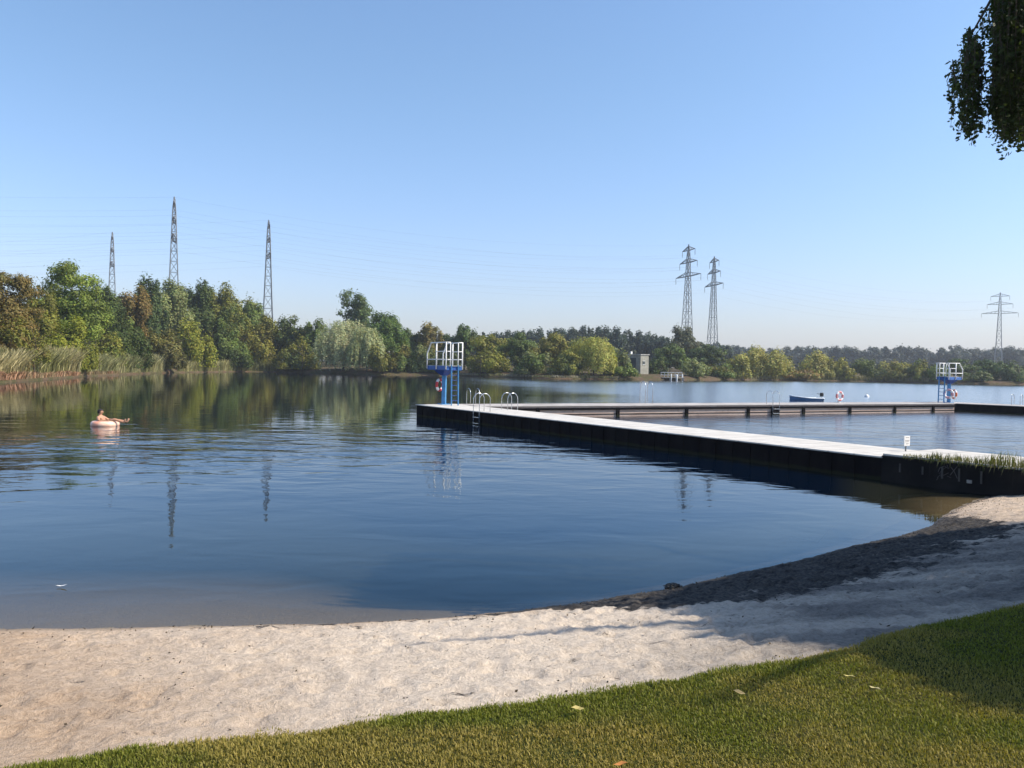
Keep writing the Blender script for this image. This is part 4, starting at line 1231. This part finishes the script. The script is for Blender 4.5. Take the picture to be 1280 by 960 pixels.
# ------------------------------------------------------------------ drooping tree on the right
TX, TY = 13.5, 6.2
wt = empty('weeping_birch', (TX, TY, .8), 'dark drooping tree whose hanging twigs reach into the top right corner', 'tree')
rng = np.random.default_rng(5)
mb = MB()
mb.tube([(0, 0, -.3), (.1, .05, 2.5), (-.1, .2, 5.5), (.1, .1, 9), (.0, 0, 12)], .34, 12, .06)
tips = []
LIMB = [((-7.4, 1.2, 7.6), 7.4), ((-6.0, -1.2, 8.2), 7), ((-5.2, 2.6, 8.4), 6.5), ((-4.5, -3.0, 8.2), 6), ((-2.5, -5, 8.0), 6), ((-3.2, 4.6, 8.2), 6.5), ((0, 5.2, 7.8), 6.5), ((3.5, 3.5, 8), 6), ((4.8, 0, 8), 6), ((3.0, -4, 8), 6), ((-2.5, 2.0, 10), 8), ((2, 1, 10.5), 8.5), ((-.5, -2.5, 10.2), 8)]
limbs = []
for (tx, ty, tz), z0 in LIMB:
    z0 = z0 * .62
    pts = [Vector((0, 0, z0)), Vector((tx * .35, ty * .35, z0 + (tz - z0) * .62)), Vector((tx * .72, ty * .72, z0 + (tz - z0) * .98)), Vector((tx, ty, tz - .25))]
    mb.tube(pts, .10, 7, .02); limbs.append(pts)
mb.build('trunk', MAT['bark'], wt, True)
def spray(starts, lens, name, n_per_m, a, seed, spread):
    rng = np.random.default_rng(seed); Ps, Ns, tw = [], [], MB()
    for s, L in zip(starts, lens):
        m = max(4, int(L * n_per_m)); q = np.sort(rng.random(m)); sw_ = rng.normal(size=2) * .035; ph = rng.uniform(0, 6)
        x = s[0] + sw_[0] * q * L + .02 * np.sin(q * 7 + ph); y = s[1] + sw_[1] * q * L + .02 * np.cos(q * 6 + ph); z = s[2] - q * L
        P = np.stack([x, y, z], -1) + rng.normal(size=(m, 3)) * spread
        Ps.append(P); Ns.append(rng.normal(size=(m, 3)) + np.array([0, 0, .3]))
        tw.tube([(s[0] + sw_[0] * u * L + .02 * math.sin(u * 7 + ph), s[1] + sw_[1] * u * L + .02 * math.cos(u * 6 + ph), s[2] - u * L) for u in (0, .25, .5, .75, .97)], .004, 4, .0015)
    P = np.concatenate(Ps); N = np.concatenate(Ns); n = len(P)
    V, Fq = leaf_quads(P, N, a, a * .62, rng)
    c = np.array([[.050, .070, .020]]) * rng.uniform(.6, 1.3, (n, 1))
    me = np_mesh(name, V, Fq, False, {'tint': ('FLOAT_COLOR', np.repeat(np.concatenate([c, np.ones((n, 1))], 1), 4, 0))})
    return me, tw
T0 = Vector((TX, TY, .8))
def loc_at(px, py, d): return atd(px, py, d) - T0
starts, lens = [], []
def tuft(px0, px1, top, bot, cnt, d0, d1, jit=16):
    for _ in range(cnt):
        u = rng.random(); px = px0 + (px1 - px0) * u; d_ = rng.uniform(d0, d1)
        a = loc_at(px, np.interp(u, [0, .5, 1], top) + rng.uniform(-jit, jit), d_); b = loc_at(px, np.interp(u, [0, .5, 1], bot) - abs(rng.normal()) * 20 + (14 if rng.random() < .15 else 0), d_)
        if a.z - b.z > .1: starts.append(a); lens.append(a.z - b.z)
tuft(1192, 1230, (84, 44, 58), (152, 180, 160), 36, 7.7, 8.5, 12)
tuft(1208, 1224, (60, 50, 60), (168, 184, 176), 12, 7.8, 8.3, 8)
tuft(1183, 1192, (110, 96, 84), (150, 150, 150), 4, 7.8, 8.3, 6)
tuft(1246, 1284, (4, -40, -60), (150, 182, 178), 120, 7.7, 9.0)
tuft(1262, 1282, (20, 0, 0), (176, 186, 190), 16, 7.8, 8.4)
tuft(1222, 1250, (40, 0, -30), (56, 52, 90), 22, 7.7, 8.6)
tuft(1284, 1420, (-80, -120, -140), (170, 180, 190), 130, 7.4, 9.4, 30)
me, tw = spray(starts, lens, 'hanging_twigs', 52, .027, 3, .021)
ho = link('hanging_twigs', me, MAT['leaf'], wt)
tw.build('twig', MAT['bark'], ho)
mb = MB()
for a, b in (((1262, -30), (1216, 40)), ((1300, -60), (1262, -20)), ((1290, -30), (1240, 8)), ((1420, -160), (1300, -60))):
    p0, p1 = loc_at(a[0], a[1], 8.2), loc_at(b[0], b[1], 8.1)
    mb.tube([p0, p0.lerp(p1, .5) + Vector((0, 0, .05)), p1], .022, 6, .008)
mb.build('branch', MAT['bark'], wt, True)
Ps, Ns = [], []
SHX, SHY = math.sin(R(96)), math.cos(R(96))
poly = np.array([(862, 756), (960, 806), (1178, 796), (1225, 818), (1290, 838), (1400, 850), (1400, 655), (1290, 672), (1150, 676), (1040, 690), (930, 718)], float)  # outline that unseen crown clumps are placed sunward to shade
def inside(x, y):
    c = False; k = len(poly) - 1
    for i in range(len(poly)):
        (xi, yi), (xj, yj) = poly[i], poly[k]
        if (yi > y) != (yj > y) and x < (xj - xi) * (y - yi) / (yj - yi) + xi: c = not c
        k = i
    return c
ncl = 0
while ncl < 900:
    qx, qy = rng.uniform(850, 1400), rng.uniform(650, 845)
    if not inside(qx, qy): continue
    if vnoise(np.array([qx / 95.]), np.array([qy / 16.]), 71)[0] < .24: continue
    gz = float(np.interp(qy - np.interp(qx, [860, 1280], [850, 757]), [-90, -5, 5, 90], [.1, .6, .72, .85]))
    gp = at(qx, qy, gz); gx, gy = gp.x, gp.y
    ncl += 1
    hh_ = rng.uniform(4.2, 11.5)
    c0 = np.array([gx + SHX * hh_, gy + SHY * hh_, gz + hh_]) - np.array([TX, TY, .8])
    m = 90; L = rng.uniform(.15, .5); q = rng.random(m)
    P = c0[None] + np.stack([0 * q, 0 * q, (.5 - q) * L], -1) + rng.normal(size=(m, 3)) * .15
    w_ = P + np.array([TX, TY, .8])
    vis = (np.abs(w_[:, 0]) / np.maximum(w_[:, 1], .01) < .70) & (w_[:, 1] > 0) & ((w_[:, 2] - HC) / np.maximum(w_[:, 1], .01) < .53)
    Ps.append(P[~vis]); Ns.append((rng.normal(size=(m, 3)) + np.array([0, 0, .4]))[~vis])
k_ = 0
while k_ < 700:                                          # rest of the crown, unseen clumps added to block sky light
    th_, rr_, zz_ = rng.uniform(0, 6.28), 8.5 * rng.random() ** .5, rng.uniform(4.6, 13)
    wx, wy = TX + math.cos(th_) * rr_, TY + math.sin(th_) * rr_ - 1
    lx, ly = wx - SHX * (zz_ - .6), wy - SHY * (zz_ - .6)
    if ly > .3 and abs(lx) / ly < 1.25: continue
    if wy > 0 and abs(wx) / max(wy, .01) < .85: continue
    k_ += 1
    m = 70
    P = np.array([wx - TX, wy - TY, zz_ - .8])[None] + rng.normal(size=(m, 3)) * .33
    Ps.append(P); Ns.append(rng.normal(size=(m, 3)) + np.array([0, 0, .4]))
P = np.concatenate(Ps); N = np.concatenate(Ns); n = len(P)
V, Fq = leaf_quads(P, N, .10, .06, rng)
c = np.array([[.050, .070, .020]]) * rng.uniform(.6, 1.3, (n, 1))
link('crown', np_mesh('crown', V, Fq, False, {'tint': ('FLOAT_COLOR', np.repeat(np.concatenate([c, np.ones((n, 1))], 1), 4, 0))}), MAT['leaf'], wt)

# fallen leaves on the lawn and litter on the sand
FL = [(722, 886, 'pale yellow fallen leaf on the lawn close to the sand', (.45, .36, .12)), (1062, 846, 'single yellow leaf lying on the sunny lawn', (.50, .42, .14)), (1094, 861, 'cream fallen leaf on the lawn, nearest the shadow', (.55, .46, .22)), (776, 956, 'orange fallen leaf at the bottom edge of the photo', (.42, .17, .04)), (924, 866, 'small buff leaf on the middle of the lawn', (.40, .30, .13))]
for px, py, lab, col in FL:
    g_ = at(px, py, .78)
    for _ in range(4):
        g_ = at(px, py, float(lawn_z(np.array([g_.x]), np.array([g_.y]))[0]) + .04)
    mb = MB(); a = random.uniform(0, 6)
    pts = [(-.034, 0, .002), (-.012, .016, .008), (.012, .015, .004), (.034, 0, .010), (.012, -.014, .006), (-.012, -.016, .010), (0, 0, -.002)]
    mb.add(pts, [(0, 1, 6), (1, 2, 6), (2, 3, 6), (3, 4, 6), (4, 5, 6), (5, 0, 6)])
    o = mb.build('fallen_leaf', plain('dry_leaf', col, .7, 0, .3, 30)); o.location = (g_.x, g_.y, g_.z); o.rotation_euler = (.2, .15, a)
    tag(o, lab, 'leaf', 'fallen leaves on the lawn')
rng = np.random.default_rng(31); n = 3800
dx = rng.uniform(-6, 11, n); u = rng.random(n)
nearw = rng.random(n) < .6
u = np.where(nearw, 1 - np.abs(rng.normal(size=n)) * .10, u); u = np.clip(u, .03, .985)
keep = (~nearw) & (rng.random(n) < .45) | nearw & (rng.random(n) < (.18 + .8 * sstep(-.5, 1.5, dx)))
dx, u = dx[keep], u[keep]
dy = y_e(dx) + (y_w(dx) - y_e(dx)) * u; dz = terrain(dx, dy)[0] + .008
P = np.stack([dx, dy, dz], -1); n = len(P)
V, Fq = leaf_quads(P, np.array([[0, 0, 1.]]) + rng.normal(size=(n, 3)) * .45, np.where(rng.random((n, 1)) < .12, .022, .011), .008, rng)
c = np.array([[.07, .052, .034]]) * rng.uniform(.3, 1.6, (n, 1))
o = link('debris', np_mesh('debris', V, Fq, False, {'tint': ('FLOAT_COLOR', np.repeat(np.concatenate([c, np.ones((n, 1))], 1), 4, 0))}), MAT['grass'])
tag(o, 'scattered dark leaf bits and twigs lying on the sand', 'debris', kind='stuff')
wc = at(841, 735.5, .03)
mb = MB(); bmw = bmesh.new(); bmesh.ops.create_icosphere(bmw, subdivisions=3, radius=1)
for v in bmw.verts:
    q = v.co.copy(); s_ = 1 + .35 * math.sin(q.x * 9 + q.y * 5) * math.sin(q.z * 7 + q.x * 4) + .2 * random.random()
    v.co = Vector((q.x * .085 * s_, q.y * .05 * s_, q.z * .035 * s_ + .015))
mew = bpy.data.meshes.new('weed_clump'); bmw.to_mesh(mew); bmw.free()
o = link('weed_clump', mew, plain('wet_weed', (.018, .017, .014), .6, 0, .4, 20)); o.location = wc; tag(o, 'dark clump of washed-up weed at the water edge in the middle of the beach', 'weed clump')

# ------------------------------------------------------------------ air
HAZE = True
if HAZE:
    mb = MB(); mb.box((0, 700, 33), (1450, 1150, 38))
    t = NT('haze_air'); v = t.n('ShaderNodeVolumePrincipled')
    v.inputs['Color'].default_value = (.86, .92, 1, 1); v.inputs['Density'].default_value = .00025; v.inputs['Anisotropy'].default_value = .2
    t.l(v.outputs[0], t.out.inputs['Volume'])
    o = mb.build('haze', t.m); tag(o, 'thin bluish summer haze over the lake', 'haze', kind='stuff')

# ------------------------------------------------------------------ light
SAZ, SEL = R(96), R(45)                           # azimuth from +Y towards +X
sd = Vector((math.sin(SAZ) * math.cos(SEL), math.cos(SAZ) * math.cos(SEL), math.sin(SEL)))
sl = bpy.data.lights.new('sun', 'SUN'); so_ = bpy.data.objects.new('sun', sl); COL.objects.link(so_)
sl.energy = 5.0; sl.angle = R(.5); sl.color = (1, .91, .77)
so_.rotation_euler = (-sd).to_track_quat('-Z', 'Y').to_euler(); so_.location = (20, -20, 40)
w = bpy.data.worlds.new('World'); SC.world = w; w.use_nodes = True
nt = w.node_tree; nt.nodes.clear()
sky = nt.nodes.new('ShaderNodeTexSky'); sky.sky_type = 'NISHITA'; sky.sun_disc = False
sky.sun_elevation = SEL; sky.sun_rotation = SAZ; sky.altitude = 40; sky.air_density = 1.5; sky.dust_density = 1.0; sky.ozone_density = 3.0
bg = nt.nodes.new('ShaderNodeBackground'); bg.inputs['Strength'].default_value = .127
out = nt.nodes.new('ShaderNodeOutputWorld')
tint = nt.nodes.new('ShaderNodeMix'); tint.data_type = 'RGBA'; tint.blend_type = 'MULTIPLY'; tint.inputs[0].default_value = 1; tint.inputs[7].default_value = (.83, .94, 1.10, 1)
nt.links.new(sky.outputs[0], tint.inputs[6])
tc = nt.nodes.new('ShaderNodeTexCoord'); sx = nt.nodes.new('ShaderNodeSeparateXYZ'); nt.links.new(tc.outputs['Generated'], sx.inputs[0])
mr = nt.nodes.new('ShaderNodeMapRange'); mr.interpolation_type = 'SMOOTHSTEP'; mr.inputs['From Min'].default_value = .38; mr.inputs['From Max'].default_value = .0
nt.links.new(sx.outputs['Z'], mr.inputs['Value'])
lav = nt.nodes.new('ShaderNodeMix'); lav.data_type = 'RGBA'; lav.blend_type = 'MULTIPLY'; lav.inputs[7].default_value = (1.01, .965, 1.20, 1)
nt.links.new(mr.outputs[0], lav.inputs[0]); nt.links.new(tint.outputs[2], lav.inputs[6]); nt.links.new(lav.outputs[2], bg.inputs['Color']); nt.links.new(bg.outputs[0], out.inputs['Surface'])
vs_ = SC.view_settings
vs_.view_transform = 'Standard'; vs_.look = 'None'; vs_.gamma = 1; vs_.exposure = .42; vs_.use_curve_mapping = False
SC.render.engine = 'CYCLES'
cy = SC.cycles
cy.max_bounces = 8; cy.diffuse_bounces = 3; cy.glossy_bounces = 3; cy.transparent_max_bounces = 12; cy.transmission_bounces = 4; cy.volume_bounces = 0
cy.use_denoising = True
cy.sample_clamp_indirect = 6
